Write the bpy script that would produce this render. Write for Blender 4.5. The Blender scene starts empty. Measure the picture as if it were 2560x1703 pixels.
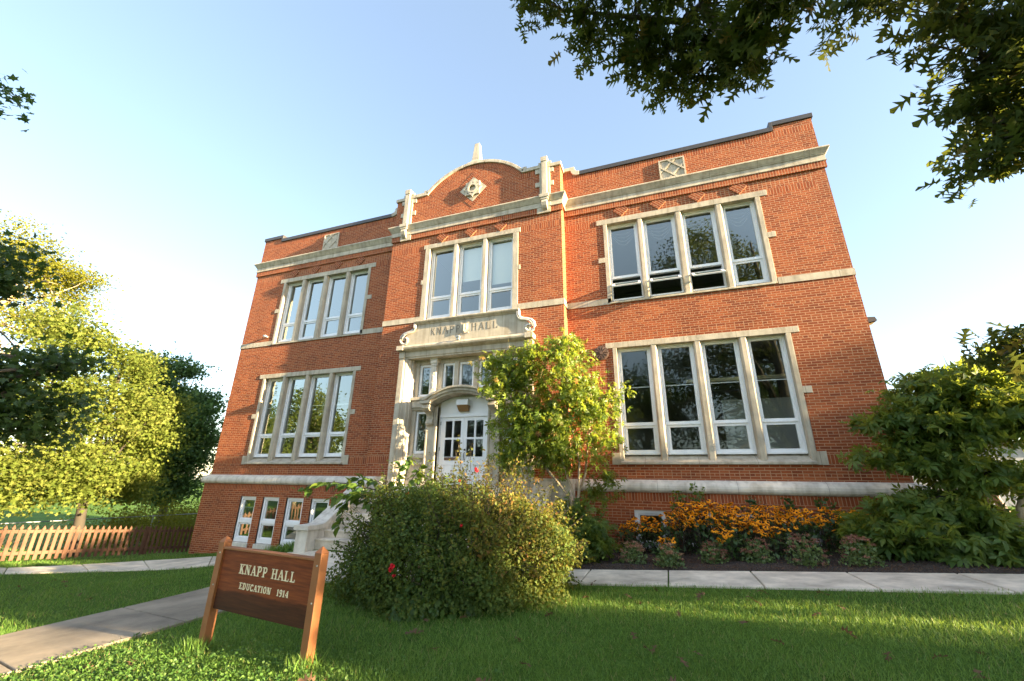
import bpy, math, random
import numpy as np
from mathutils import Vector, Matrix

SC = bpy.context.scene
COL = SC.collection
R = math.radians

# ---------------------------------------------------------------- camera
cam_data = bpy.data.cameras.new("camera")
cam = bpy.data.objects.new("camera", cam_data)
COL.objects.link(cam)
SC.camera = cam
cam_data.sensor_width = 36.0
cam_data.lens = 1033.22 / 2560 * 36.0
cam_data.clip_start = 0.05
cam_data.clip_end = 3000
_y, _p, _r = R(-19.82059145), R(18.77293159), R(0.83208273)
_f = Vector((math.sin(_y) * math.cos(_p), math.cos(_y) * math.cos(_p), math.sin(_p)))
_rt = Vector((math.cos(_y), -math.sin(_y), 0))
_up = _rt.cross(_f)
_R = math.cos(_r) * _rt + math.sin(_r) * _up
_U = -math.sin(_r) * _rt + math.cos(_r) * _up
CAM = Vector((5.73582, -11.90100, 2.22591))
cam.matrix_world = Matrix(((_R.x, _U.x, -_f.x, CAM.x), (_R.y, _U.y, -_f.y, CAM.y),
                           (_R.z, _U.z, -_f.z, CAM.z), (0, 0, 0, 1)))

# ---------------------------------------------------------------- sky and sun
SUN_EL, SUN_AZ = R(12.0), R(5.5)          # azimuth measured from +X towards the viewer's side
world = bpy.data.worlds.new("World")
SC.world = world
world.use_nodes = True
wn = world.node_tree
sky = wn.nodes.new("ShaderNodeTexSky")
sky.sky_type = 'NISHITA'
sky.sun_disc = False
sky.sun_elevation = SUN_EL
sky.sun_rotation = R(90) + SUN_AZ
sky.altitude = 100
sky.air_density = 1.0
sky.dust_density = .6
sky.ozone_density = 1.3
bg = wn.nodes["Background"]
tint = wn.nodes.new("ShaderNodeMixRGB"); tint.blend_type = 'MULTIPLY'; tint.inputs[0].default_value = 1
tint.inputs[2].default_value = (1.08, 1.0, .94, 1)
wn.links.new(sky.outputs[0], tint.inputs[1])
veil = wn.nodes.new("ShaderNodeMixRGB"); veil.blend_type = 'ADD'; veil.inputs[0].default_value = 1
veil.inputs[2].default_value = (.50, .64, .86, 1)      # thin even haze over the whole sky
wn.links.new(tint.outputs[0], veil.inputs[1])
# added fill: half of the sky behind the viewer brightened to lift the shade
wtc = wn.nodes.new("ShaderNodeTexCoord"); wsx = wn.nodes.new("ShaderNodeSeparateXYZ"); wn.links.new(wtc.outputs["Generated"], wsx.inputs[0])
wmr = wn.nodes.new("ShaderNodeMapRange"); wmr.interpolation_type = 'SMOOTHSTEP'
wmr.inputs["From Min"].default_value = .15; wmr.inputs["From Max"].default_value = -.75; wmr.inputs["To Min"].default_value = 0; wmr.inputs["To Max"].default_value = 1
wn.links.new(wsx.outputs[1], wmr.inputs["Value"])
rear_fill = wn.nodes.new("ShaderNodeMixRGB"); rear_fill.blend_type = 'ADD'
rear_fill.inputs[2].default_value = (1.80, 1.84, 2.05, 1)
wn.links.new(wmr.outputs[0], rear_fill.inputs[0]); wn.links.new(veil.outputs[0], rear_fill.inputs[1])
wn.links.new(rear_fill.outputs[0], bg.inputs[0])
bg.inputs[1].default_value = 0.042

sun_data = bpy.data.lights.new("sun", 'SUN')
sun_data.energy = 4.3
sun_data.angle = R(0.5)
sun_data.color = (1.0, 0.77, 0.46)
sun = bpy.data.objects.new("sun", sun_data)
COL.objects.link(sun)
SUNV = Vector((math.cos(SUN_EL) * math.cos(SUN_AZ), -math.cos(SUN_EL) * math.sin(SUN_AZ), math.sin(SUN_EL)))
sun.rotation_mode = 'QUATERNION'
sun.rotation_quaternion = SUNV.to_track_quat('Z', 'Y')
sun.location = SUNV * 60

SC.view_settings.view_transform = 'Standard'
SC.view_settings.look = 'None'
SC.view_settings.gamma = 1.0
SC.view_settings.exposure = 3.35
SC.cycles.max_bounces = 8
SC.cycles.transparent_max_bounces = 12
SC.cycles.caustics_reflective = False
SC.cycles.caustics_refractive = False

# ---------------------------------------------------------------- helpers
def zt(x, y):
    x = np.asarray(x, float); y = np.asarray(y, float)
    z = .6 + .064 * (np.clip(x, -18, 13) - 4.36)
    z = z - .09 * (np.clip(y, -7, 14) + 1.3) * np.clip((-x - 7) / 6, 0, 1)
    z = z + .48 * np.exp(-((x + 2.4) / 2.4) ** 2 - ((y + 2.3) / 1.6) ** 2)
    return z

def zt1(x, y):
    return float(zt(x, y))

def tag(o, label=None, cat=None, group=None, kind=None):
    if label: o["label"] = label
    if cat: o["category"] = cat
    if group: o["group"] = group
    if kind: o["kind"] = kind
    return o

def empty(name, loc, label, cat, group=None, rz=0.0):
    o = bpy.data.objects.new(name, None)
    o.empty_display_size = .2
    COL.objects.link(o)
    o.location = loc
    o.rotation_euler = (0, 0, rz)
    return tag(o, label, cat, group)

def attach(o, parent):
    if parent is not None:
        bpy.context.view_layer.update()
        o.parent = parent
        o.matrix_parent_inverse = parent.matrix_world.inverted()
    return o

def world_of(o):
    """location chain without a depsgraph update (only translations + z turns are used here)"""
    m = Matrix.LocRotScale(o.location, o.rotation_euler, o.scale)
    return (world_of(o.parent) @ o.matrix_parent_inverse @ m) if o.parent else m

class MB:
    """collects faces, linked as ONE mesh object"""
    def __init__(s):
        s.v = []; s.f = []; s.uv = []; s.mi = []
    def add(s, pts, faces, uv=None, mi=0):
        b = len(s.v)
        s.v += [tuple(p) for p in pts]
        for k, f in enumerate(faces):
            s.f.append(tuple(b + i for i in f)); s.mi.append(mi)
            s.uv.append(uv[k] if uv else None)
    def quad(s, a, b, c, d, mi=0, uv=None):
        s.add((a, b, c, d), ((0, 1, 2, 3),), [uv] if uv else None, mi)
    def box(s, x0, x1, y0, y1, z0, z1, mi=0, skip=""):
        P = [(x0, y0, z0), (x1, y0, z0), (x1, y1, z0), (x0, y1, z0), (x0, y0, z1), (x1, y0, z1), (x1, y1, z1), (x0, y1, z1)]
        F = {"f": (0, 1, 5, 4), "r": (1, 2, 6, 5), "b": (2, 3, 7, 6), "l": (3, 0, 4, 7), "t": (4, 5, 6, 7), "d": (3, 2, 1, 0)}
        s.add(P, [F[k] for k in F if k not in skip], None, mi)
    def prism(s, out, y0, y1, mi=0):
        """outline in X,Z (counter-clockwise seen from the front, -Y), pushed from y0 (front) to y1"""
        n = len(out)
        P = [(x, y0, z) for x, z in out] + [(x, y1, z) for x, z in out]
        F = [tuple(range(n)), tuple(range(2 * n - 1, n - 1, -1))]
        F += [(i, n + i, n + (i + 1) % n, (i + 1) % n) for i in range(n)]
        s.add(P, F, None, mi)
    def profile_x(s, prof, x0, x1, mi=0, dx=0.0):
        """outline in Y,Z swept along X; dx > 0 mitres the ends outwards with the projection"""
        n = len(prof)
        P = [(x0, y, z) for y, z in prof] + [(x1, y, z) for y, z in prof]
        F = [tuple(range(n - 1, -1, -1)), tuple(range(n, 2 * n))]
        F += [(i, (i + 1) % n, n + (i + 1) % n, n + i) for i in range(n)]
        s.add(P, F, None, mi)
    def tube(s, pts, rad, n=6, mi=0, cap=True):
        pts = [Vector(p) for p in pts]
        if not hasattr(rad, "__len__"): rad = [rad] * len(pts)
        rings = []
        ref = Vector((0.31, 0.17, 0.93))
        for i, p in enumerate(pts):
            d = (pts[min(i + 1, len(pts) - 1)] - pts[max(i - 1, 0)])
            if d.length < 1e-9: d = Vector((0, 0, 1))
            d.normalize()
            a = d.cross(ref)
            if a.length < .05: a = d.cross(Vector((1, 0, 0)))
            a.normalize(); b = d.cross(a)
            rings.append([p + (a * math.cos(t) + b * math.sin(t)) * rad[i] for t in (2 * math.pi * j / n for j in range(n))])
        P = [q for r in rings for q in r]
        F = []
        for i in range(len(pts) - 1):
            for j in range(n):
                F.append((i * n + j, i * n + (j + 1) % n, (i + 1) * n + (j + 1) % n, (i + 1) * n + j))
        if cap:
            F.append(tuple(range(n - 1, -1, -1))); F.append(tuple((len(pts) - 1) * n + j for j in range(n)))
        s.add(P, F, None, mi)
    def build(s, name, mats, parent=None, smooth=False, bevel=0.0, auto_uv=True, uvrot=False):
        me = bpy.data.meshes.new(name)
        me.from_pydata(s.v, [], s.f)
        if not isinstance(mats, (list, tuple)): mats = [mats]
        for m in mats: me.materials.append(m)
        if len(mats) > 1:
            me.polygons.foreach_set("material_index", s.mi)
        if auto_uv:
            ul = me.uv_layers.new(name="UVMap")
            dat = np.zeros((len(me.loops), 2), 'f')
            k = 0
            for f, u in zip(s.f, s.uv):
                if u is not None:
                    for q in u: dat[k] = q; k += 1
                    continue
                a, b, c = (Vector(s.v[f[0]]), Vector(s.v[f[1]]), Vector(s.v[f[2]]))
                nn = (b - a).cross(c - a)
                ax = max(range(3), key=lambda i: abs(nn[i]))
                for i in f:
                    x, y, z = s.v[i]
                    dat[k] = (x, z) if ax == 1 else ((y, z) if ax == 0 else (x, y)); k += 1
            ul.data.foreach_set("uv", dat.ravel())
        if smooth:
            me.polygons.foreach_set("use_smooth", [True] * len(me.polygons))
        me.update()
        o = bpy.data.objects.new(name, me)
        COL.objects.link(o)
        if bevel:
            bm = o.modifiers.new("bevel", 'BEVEL'); bm.width = bevel; bm.segments = 2; bm.limit_method = 'ANGLE'
            bm.angle_limit = R(40)
        if parent is not None:
            o.parent = parent
            o.matrix_parent_inverse = world_of(parent).inverted()
        return o

def mesh_np(name, V, T, mat, parent=None, attr=None, smooth=False):
    """triangle mesh straight from numpy arrays; attr = per-face random number"""
    me = bpy.data.meshes.new(name)
    V = np.ascontiguousarray(V, 'f'); T = np.ascontiguousarray(T, 'i')
    me.vertices.add(len(V)); me.vertices.foreach_set("co", V.ravel())
    me.loops.add(T.size); me.loops.foreach_set("vertex_index", T.ravel())
    me.polygons.add(len(T))
    me.polygons.foreach_set("loop_start", np.arange(0, T.size, 3, dtype='i'))
    me.polygons.foreach_set("loop_total", np.full(len(T), 3, 'i'))
    me.materials.append(mat)
    if smooth: me.polygons.foreach_set("use_smooth", np.ones(len(T), bool))
    me.update(calc_edges=True)
    if attr is not None:
        a = me.attributes.new("rnd", 'FLOAT', 'FACE')
        a.data.foreach_set("value", np.ascontiguousarray(attr, 'f'))
    o = bpy.data.objects.new(name, me)
    COL.objects.link(o)
    if parent is not None:
        o.parent = parent
        o.matrix_parent_inverse = world_of(parent).inverted()
    return o

# leaf outlines: vertices (x across, y along the blade, z up) and triangles
LEAF = (np.array([(0, 0, 0), (-.27, .42, .07), (0, .5, 0), (.27, .42, .07), (0, 1, -.1)], float),
        np.array([(0, 2, 1), (0, 3, 2), (1, 2, 4), (2, 3, 4)]))
BROAD = (np.array([(0, 0, 0), (-.34, .3, .05), (-.3, .62, .05), (0, .5, -.02), (.34, .3, .05), (.3, .62, .05), (0, 1, -.14)], float),
         np.array([(0, 3, 1), (1, 3, 2), (2, 3, 6), (0, 4, 3), (4, 5, 3), (5, 6, 3)]))
BLADE = (np.array([(-.5, 0, 0), (.5, 0, 0), (-.38, .55, .06), (.38, .55, .06), (0, 1, .28)], float),
         np.array([(0, 1, 3), (0, 3, 2), (2, 3, 4)]))
def palmate(n=5):
    V = []; T = []
    for k in range(n):
        a = R(-125 + 250 * k / (n - 1)); L = 1.0 - .32 * abs(k - (n - 1) / 2) / ((n - 1) / 2)
        b = len(V)
        for x, y, z in ((0, .04, 0), (-.185, .52, -.06), (0, .48, -.10), (.185, .52, -.06), (0, .93, -.44)):
            x *= L; y *= L
            V.append((x * math.cos(a) + y * math.sin(a), -x * math.sin(a) + y * math.cos(a), z * L))
        T += [(b, b + 2, b + 1), (b, b + 3, b + 2), (b + 1, b + 2, b + 4), (b + 2, b + 3, b + 4)]
    return np.array(V, float), np.array(T)
PALM = palmate(6)
def oak_leaf():
    half = [(.02, .0), (.025, .13), (.25, .15), (.055, .26), (.07, .32), (.47, .47), (.075, .44), (.065, .55), (.40, .80), (.06, .70), (.055, .80), (.19, 1.0), (0, 1.08)]
    mid = [(0, y) for _, y in half]
    V = []; T = []
    n = len(half)
    for i, (x, y) in enumerate(half):
        V.append((0, y if i < n - 1 else 1.08, -.10 * y * y))
        V.append((x, y, .12 * x - .10 * y * y)); V.append((-x, y, .12 * x - .10 * y * y))
    # midrib follows a slower path so lobes fan from it
    my = [0, .08, .14, .22, .27, .33, .38, .46, .52, .58, .64, .78, 1.08]
    for i in range(n): V[3 * i] = (0, my[i], -.10 * my[i] ** 2)
    for i in range(n - 1):
        a = 3 * i; b = 3 * (i + 1)
        T += [(a, a + 1, b + 1), (a, b + 1, b), (a, b + 2, a + 2), (a, b, b + 2)]
    return np.array(V, float), np.array(T)
OAK = oak_leaf()
MAPLE = (np.array([(0, 0, 0), (.14, .2, .02), (.5, .16, .06), (.34, .36, .02), (.52, .66, .04), (.2, .58, .0), (0, 1, -.1),
                   (-.2, .58, 0), (-.52, .66, .04), (-.34, .36, .02), (-.5, .16, .06), (-.14, .2, .02), (0, .42, -.03)], float),
         np.array([(12, 0, 1), (12, 1, 2), (12, 2, 3), (12, 3, 4), (12, 4, 5), (12, 5, 6), (12, 6, 7), (12, 7, 8), (12, 8, 9), (12, 9, 10), (12, 10, 11), (12, 11, 0)]))

def leaf_arrays(P, S, tmpl, rng, up=.8, nrm=None, ydir=None, wid=1.0):
    V0, T0 = tmpl
    n = len(P)
    N = rng.normal(size=(n, 3)) + np.array((0, 0, up)) if nrm is None else nrm
    N /= np.linalg.norm(N, axis=1, keepdims=True) + 1e-9
    A = rng.normal(size=(n, 3)) if ydir is None else ydir
    A = A - N * np.sum(A * N, 1, keepdims=True)
    A /= np.linalg.norm(A, axis=1, keepdims=True) + 1e-9
    B = np.cross(A, N)
    S = np.broadcast_to(np.asarray(S, float), (n,))[:, None, None]
    w = np.broadcast_to(np.asarray(wid, float), (n,))[:, None, None]
    V = P[:, None, :] + S * (w * V0[None, :, 0:1] * B[:, None, :] + V0[None, :, 1:2] * A[:, None, :] + V0[None, :, 2:3] * N[:, None, :])
    T = T0[None] + (np.arange(n) * len(V0))[:, None, None]
    return V.reshape(-1, 3), T.reshape(-1, 3), len(T0)

def leaves(name, P, S, tmpl, mat, parent, seed, up=.8, rnd=None, nrm=None, ydir=None, wid=1.0):
    rng = np.random.default_rng(seed)
    P = np.asarray(P, float)
    V, T, k = leaf_arrays(P, S, tmpl, rng, up, nrm, ydir, wid)
    if rnd is None: rnd = rng.random(len(P))
    return mesh_np(name, V, T, mat, parent, np.repeat(rnd, k))

def blob_points(blobs, rng, shell=.45):
    """clump centres inside ellipsoids: (centre, radii, count)"""
    out = []
    for c, r, n in blobs:
        d = rng.normal(size=(n, 3)); d /= np.linalg.norm(d, axis=1, keepdims=True)
        out.append(np.array(c) + d * (rng.random(n) ** shell)[:, None] * np.array(r))
    return np.concatenate(out)

def around(C, n, r, rng, flat=.6):
    D = rng.normal(size=(len(C), n, 3)) * np.array((r, r, r * flat))
    return (C[:, None, :] + D).reshape(-1, 3)

# ---------------------------------------------------------------- materials
def mat(name):
    m = bpy.data.materials.new(name); m.use_nodes = True
    nt = m.node_tree
    return m, nt, nt.nodes["Principled BSDF"], nt.nodes, nt.links

def N(nt, t, **kw):
    n = nt.nodes.new(t)
    for k, v in kw.items():
        if k.startswith("i_"):
            n.inputs[k[2:].replace("_", " ")].default_value = v
        else: setattr(n, k, v)
    return n

def ramp(nt, fac, stops):
    r = nt.nodes.new("ShaderNodeValToRGB")
    el = r.color_ramp.elements
    while len(el) < len(stops): el.new(.5)
    for e, (p, c) in zip(el, stops):
        e.position = p; e.color = (*c, 1)
    nt.links.new(fac, r.inputs[0])
    return r

def simple(name, col, rough=.6, noise=0.0, scale=6.0, bump=0.0, bscale=60.0, metal=0.0, spec=.5, stain=None):
    m, nt, p, nd, lk = mat(name)
    p.inputs["Roughness"].default_value = rough
    p.inputs["Metallic"].default_value = metal
    p.inputs["Specular IOR Level"].default_value = spec
    tc = N(nt, "ShaderNodeTexCoord")
    if noise:
        t = N(nt, "ShaderNodeTexNoise"); t.inputs["Scale"].default_value = scale; t.inputs["Detail"].default_value = 5
        t.inputs["Roughness"].default_value = .65
        lk.new(tc.outputs["Object"], t.inputs["Vector"])
        c0 = tuple(max(0, c * (1 - noise)) for c in col); c1 = tuple(min(1, c * (1 + noise)) for c in col)
        r = ramp(nt, t.outputs[0], [(.3, c0), (.7, c1)])
        lk.new(r.outputs[0], p.inputs["Base Color"])
    else:
        p.inputs["Base Color"].default_value = (*col, 1)
    if bump:
        t2 = N(nt, "ShaderNodeTexNoise"); t2.inputs["Scale"].default_value = bscale; t2.inputs["Detail"].default_value = 3
        lk.new(tc.outputs["Object"], t2.inputs["Vector"])
        b = N(nt, "ShaderNodeBump"); b.inputs["Strength"].default_value = bump; b.inputs["Distance"].default_value = .01
        lk.new(t2.outputs[0], b.inputs["Height"]); lk.new(b.outputs[0], p.inputs["Normal"])
    return m

def stone_mat(name, col, pitch, rough=.8):
    m = simple(name, col, rough, .20, 2.2, .35, 70)
    nt = m.node_tree; p = nt.nodes["Principled BSDF"]; lk = nt.links
    src = p.inputs["Base Color"].links[0].from_socket
    tc = nt.nodes.new("ShaderNodeTexCoord")
    sx = N(nt, "ShaderNodeSeparateXYZ"); lk.new(tc.outputs["Object"], sx.inputs[0])
    d = N(nt, "ShaderNodeMath", operation='DIVIDE'); lk.new(sx.outputs[0], d.inputs[0]); d.inputs[1].default_value = pitch
    fr = N(nt, "ShaderNodeMath", operation='FRACT'); lk.new(d.outputs[0], fr.inputs[0])
    lt = N(nt, "ShaderNodeMath", operation='LESS_THAN'); lk.new(fr.outputs[0], lt.inputs[0]); lt.inputs[1].default_value = .009 / pitch
    # rain streaks: noise drawn out downwards
    mp = N(nt, "ShaderNodeMapping"); mp.inputs["Scale"].default_value = (5, 5, .55); lk.new(tc.outputs["Object"], mp.inputs[0])
    nz = N(nt, "ShaderNodeTexNoise"); nz.inputs["Scale"].default_value = 1.6; nz.inputs["Detail"].default_value = 5; lk.new(mp.outputs[0], nz.inputs["Vector"])
    st = ramp(nt, nz.outputs[0], [(.32, (.66, .63, .58)), (.55, (1, 1, 1)), (.8, (1.08, 1.07, 1.05))])
    m1 = N(nt, "ShaderNodeMixRGB", blend_type='MULTIPLY'); m1.inputs[0].default_value = .75; lk.new(src, m1.inputs[1]); lk.new(st.outputs[0], m1.inputs[2])
    m2 = N(nt, "ShaderNodeMixRGB"); lk.new(lt.outputs[0], m2.inputs[0]); lk.new(m1.outputs[0], m2.inputs[1])
    m2.inputs[2].default_value = (*[c * .42 for c in col], 1)
    lk.new(m2.outputs[0], p.inputs["Base Color"])
    return m

def leaf_mat(name, stops, trans=.4, tcol=(.3, .38, .04), rough=.45, spec=.4):
    m, nt, p, nd, lk = mat(name)
    a = N(nt, "ShaderNodeAttribute", attribute_name="rnd")
    r = ramp(nt, a.outputs["Fac"], stops)
    lk.new(r.outputs[0], p.inputs["Base Color"])
    p.inputs["Roughness"].default_value = rough
    p.inputs["Specular IOR Level"].default_value = spec
    t = N(nt, "ShaderNodeBsdfTranslucent")
    mx = N(nt, "ShaderNodeMixRGB", blend_type='MULTIPLY'); mx.inputs[0].default_value = 0
    mc = N(nt, "ShaderNodeMixRGB"); mc.inputs[0].default_value = .6
    lk.new(r.outputs[0], mc.inputs[1]); mc.inputs[2].default_value = (*tcol, 1)
    lk.new(mc.outputs[0], t.inputs["Color"])
    ms = N(nt, "ShaderNodeMixShader"); ms.inputs[0].default_value = trans
    lk.new(p.outputs[0], ms.inputs[1]); lk.new(t.outputs[0], ms.inputs[2])
    lk.new(ms.outputs[0], nd["Material Output"].inputs[0])
    return m

COURSE = .0690
def brick_mat(name, kind="common", rot=False):
    """kind: common (headers every seventh course), stack (headers, joints lined up), soldier (upright bricks)"""
    m, nt, p, nd, lk = mat(name)
    uv = N(nt, "ShaderNodeUVMap", uv_map="UVMap")
    # slight waviness so that courses are not ruler straight
    wob = N(nt, "ShaderNodeTexNoise"); wob.inputs["Scale"].default_value = 7.0; wob.inputs["Detail"].default_value = 2
    lk.new(uv.outputs[0], wob.inputs["Vector"])
    vm = N(nt, "ShaderNodeVectorMath", operation='MULTIPLY_ADD')
    vm.inputs[1].default_value = (.012, .008, 0)
    lk.new(wob.outputs["Color"], vm.inputs[0]); lk.new(uv.outputs[0], vm.inputs[2])
    def bt(w, h, off=.5, mort=.0075):
        b = N(nt, "ShaderNodeTexBrick")
        b.offset = off; b.offset_frequency = 2; b.squash = 1.0
        b.inputs["Scale"].default_value = 1.0
        b.inputs["Brick Width"].default_value = w
        b.inputs["Row Height"].default_value = h
        b.inputs["Mortar Size"].default_value = mort
        b.inputs["Mortar Smooth"].default_value = .25
        b.inputs["Bias"].default_value = -.1
        b.inputs["Color1"].default_value = (0, 0, 0, 1); b.inputs["Color2"].default_value = (1, 1, 1, 1)
        b.inputs["Mortar"].default_value = (0, 0, 0, 1)
        lk.new(vm.outputs[0], b.inputs["Vector"])
        return b
    if kind == "common":
        A = bt(.222, COURSE); B = bt(.111, COURSE)
        sx = N(nt, "ShaderNodeSeparateXYZ"); lk.new(vm.outputs[0], sx.inputs[0])
        d = N(nt, "ShaderNodeMath", operation='DIVIDE'); lk.new(sx.outputs[1], d.inputs[0]); d.inputs[1].default_value = COURSE * 7
        fr = N(nt, "ShaderNodeMath", operation='FRACT'); lk.new(d.outputs[0], fr.inputs[0])
        lt = N(nt, "ShaderNodeMath", operation='LESS_THAN'); lk.new(fr.outputs[0], lt.inputs[0]); lt.inputs[1].default_value = 1 / 7
        mc = N(nt, "ShaderNodeMixRGB"); lk.new(lt.outputs[0], mc.inputs[0]); lk.new(A.outputs["Color"], mc.inputs[1]); lk.new(B.outputs["Color"], mc.inputs[2])
        mf = N(nt, "ShaderNodeMixRGB"); lk.new(lt.outputs[0], mf.inputs[0]); lk.new(A.outputs["Fac"], mf.inputs[1]); lk.new(B.outputs["Fac"], mf.inputs[2])
        colr, fac = mc.outputs[0], mf.outputs[0]
    else:
        b = bt(.111, COURSE, .0, .0085) if kind == "stack" else bt(.0745, .23, .0)
        colr, fac = b.outputs["Color"], b.outputs["Fac"]
    r = ramp(nt, colr, [(0.0, (.205, .048, .018)), (.15, (.255, .062, .021)), (.6, (.30, .074, .024)), (1.0, (.36, .110, .040))])
    n1 = N(nt, "ShaderNodeTexNoise"); n1.inputs["Scale"].default_value = .9; n1.inputs["Detail"].default_value = 7
    nm = N(nt, "ShaderNodeMapping"); nm.inputs["Scale"].default_value = (1.3, .45, 1); lk.new(uv.outputs[0], nm.inputs[0]); lk.new(nm.outputs[0], n1.inputs["Vector"])
    st = ramp(nt, n1.outputs[0], [(.3, (.70, .68, .70)), (.55, (1, 1, 1)), (.75, (1.12, 1.10, 1.05))])
    mu = N(nt, "ShaderNodeMixRGB", blend_type='MULTIPLY'); mu.inputs[0].default_value = .8
    lk.new(r.outputs[0], mu.inputs[1]); lk.new(st.outputs[0], mu.inputs[2])
    n2 = N(nt, "ShaderNodeTexNoise"); n2.inputs["Scale"].default_value = 45; n2.inputs["Detail"].default_value = 4
    lk.new(uv.outputs[0], n2.inputs["Vector"])
    sp = ramp(nt, n2.outputs[0], [(.35, (.8, .8, .8)), (.7, (1.15, 1.15, 1.15))])
    mu2 = N(nt, "ShaderNodeMixRGB", blend_type='MULTIPLY'); mu2.inputs[0].default_value = .7
    lk.new(mu.outputs[0], mu2.inputs[1]); lk.new(sp.outputs[0], mu2.inputs[2])
    mm = N(nt, "ShaderNodeMixRGB"); lk.new(fac, mm.inputs[0]); lk.new(mu2.outputs[0], mm.inputs[1])
    mm.inputs[2].default_value = (.40, .235, .135, 1)
    lk.new(mm.outputs[0], p.inputs["Base Color"])
    p.inputs["Roughness"].default_value = .85
    p.inputs["Specular IOR Level"].default_value = .25
    inv = N(nt, "ShaderNodeMath", operation='SUBTRACT'); inv.inputs[0].default_value = 1; lk.new(fac, inv.inputs[1])
    ad = N(nt, "ShaderNodeMath", operation='MULTIPLY_ADD'); lk.new(n2.outputs[0], ad.inputs[0]); ad.inputs[1].default_value = .55; lk.new(inv.outputs[0], ad.inputs[2])
    ad2 = N(nt, "ShaderNodeMath", operation='MULTIPLY_ADD'); lk.new(colr, ad2.inputs[0]); ad2.inputs[1].default_value = .5; lk.new(ad.outputs[0], ad2.inputs[2])
    bp = N(nt, "ShaderNodeBump"); bp.inputs["Strength"].default_value = .8; bp.inputs["Distance"].default_value = .008
    lk.new(ad2.outputs[0], bp.inputs["Height"]); lk.new(bp.outputs[0], p.inputs["Normal"])
    return m

M = {}
M["brick"] = brick_mat("brick_common_bond")
M["stack"] = brick_mat("brick_stack_bond", "stack")
M["soldier"] = brick_mat("brick_soldier_course", "soldier")
M["stone"] = stone_mat("limestone", (.42, .375, .295), 1.31)
M["cut_shade"] = simple("limestone_cut_shade", (.12, .105, .08), .9, .2, 3)  # dark colour on raised strokes stands in for shade in cut letters
M["stone_lite"] = stone_mat("pale_painted_stone", (.57, .535, .47), 1.83, .7)
M["white"] = simple("white_paint", (.74, .75, .76), .42, .05, 3)
M["door_white"] = simple("door_paint", (.76, .77, .79), .35, .04, 3)
M["coping"] = simple("dark_metal_coping", (.052, .048, .045), .45, .15, 3, 0, 1, .3)
M["roof"] = simple("roof_felt", (.06, .06, .06), .9)
M["black_metal"] = simple("black_iron", (.015, .015, .015), .4)
M["plaster"] = simple("room_plaster", (.30, .29, .27), .9)
M["ceiling"] = simple("room_ceiling", (.5, .5, .48), .9)
M["board"] = simple("room_pale_wall", (.62, .64, .62), .8)
M["blind"] = simple("roller_blind", (.80, .82, .78), .8)
M["curtain"] = simple("curtain_cloth", (.3, .3, .3), .9)
M["straw"] = simple("straw_paper", (.75, .42, .16), .7, .3, 8)
M["concrete"] = simple("concrete_walk", (.54, .475, .38), .9, .42, 1.7, .5, 130)
M["concrete_old"] = simple("old_concrete_path", (.26, .215, .16), .92, .38, 1.1, .8, 130)
M["bark"] = simple("bark", (.14, .115, .09), .9, .4, 9, .8, 30)
M["bark_pale"] = simple("pale_bark", (.30, .24, .16), .85, .35, 9, .6, 30)
M["twig"] = simple("dark_twig", (.042, .034, .024), .9)
M["fence"] = simple("red_brown_stain", (.130, .062, .034), .75, .25, 4, .3, 40)
M["post_wood"] = simple("brown_painted_post", (.235, .088, .027), .55, .16, 3, .25, 30)
M["galv"] = simple("galvanised_steel", (.3, .33, .33), .5, 0, 1, 0, 1, .6)
M["lens"] = simple("amber_lamp_lens", (.22, .12, .035), .25)
M["plaque"] = simple("brown_plaque", (.12, .055, .03), .5)
M["cream"] = simple("cream_lettering", (.70, .63, .42), .6)
M["vent"] = simple("rusty_brown_iron", (.10, .06, .045), .7, .3, 12)
M["siding"] = simple("shaded_white_siding", (.26, .28, .32), .6, .06, 2)  # white siding darkened to stand in for the shade of trees
M["grey_box"] = simple("grey_metal_box", (.34, .37, .42), .5)

def glass_mat():
    m, nt, p, nd, lk = mat("window_glass")
    nd.remove(p)
    tr = N(nt, "ShaderNodeBsdfTransparent"); tr.inputs[0].default_value = (.80, .84, .82, 1)
    gl = N(nt, "ShaderNodeBsdfGlossy"); gl.inputs["Roughness"].default_value = .0; gl.inputs["Color"].default_value = (.86, .98, .95, 1)
    fr = N(nt, "ShaderNodeLayerWeight"); fr.inputs[0].default_value = .5
    mu = N(nt, "ShaderNodeMath", operation='MULTIPLY_ADD', use_clamp=True); mu.inputs[1].default_value = .80; mu.inputs[2].default_value = .035
    lk.new(fr.outputs[1], mu.inputs[0])
    tc = N(nt, "ShaderNodeTexCoord"); nz = N(nt, "ShaderNodeTexNoise"); nz.inputs["Scale"].default_value = 1.3
    lk.new(tc.outputs["Object"], nz.inputs["Vector"])
    b = N(nt, "ShaderNodeBump"); b.inputs["Strength"].default_value = .10; b.inputs["Distance"].default_value = .02
    lk.new(nz.outputs[0], b.inputs["Height"]); lk.new(b.outputs[0], gl.inputs["Normal"])
    mx = N(nt, "ShaderNodeMixShader"); lk.new(mu.outputs[0], mx.inputs[0]); lk.new(tr.outputs[0], mx.inputs[1]); lk.new(gl.outputs[0], mx.inputs[2])
    lk.new(mx.outputs[0], nd["Material Output"].inputs[0])
    return m
M["glass"] = glass_mat()

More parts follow.
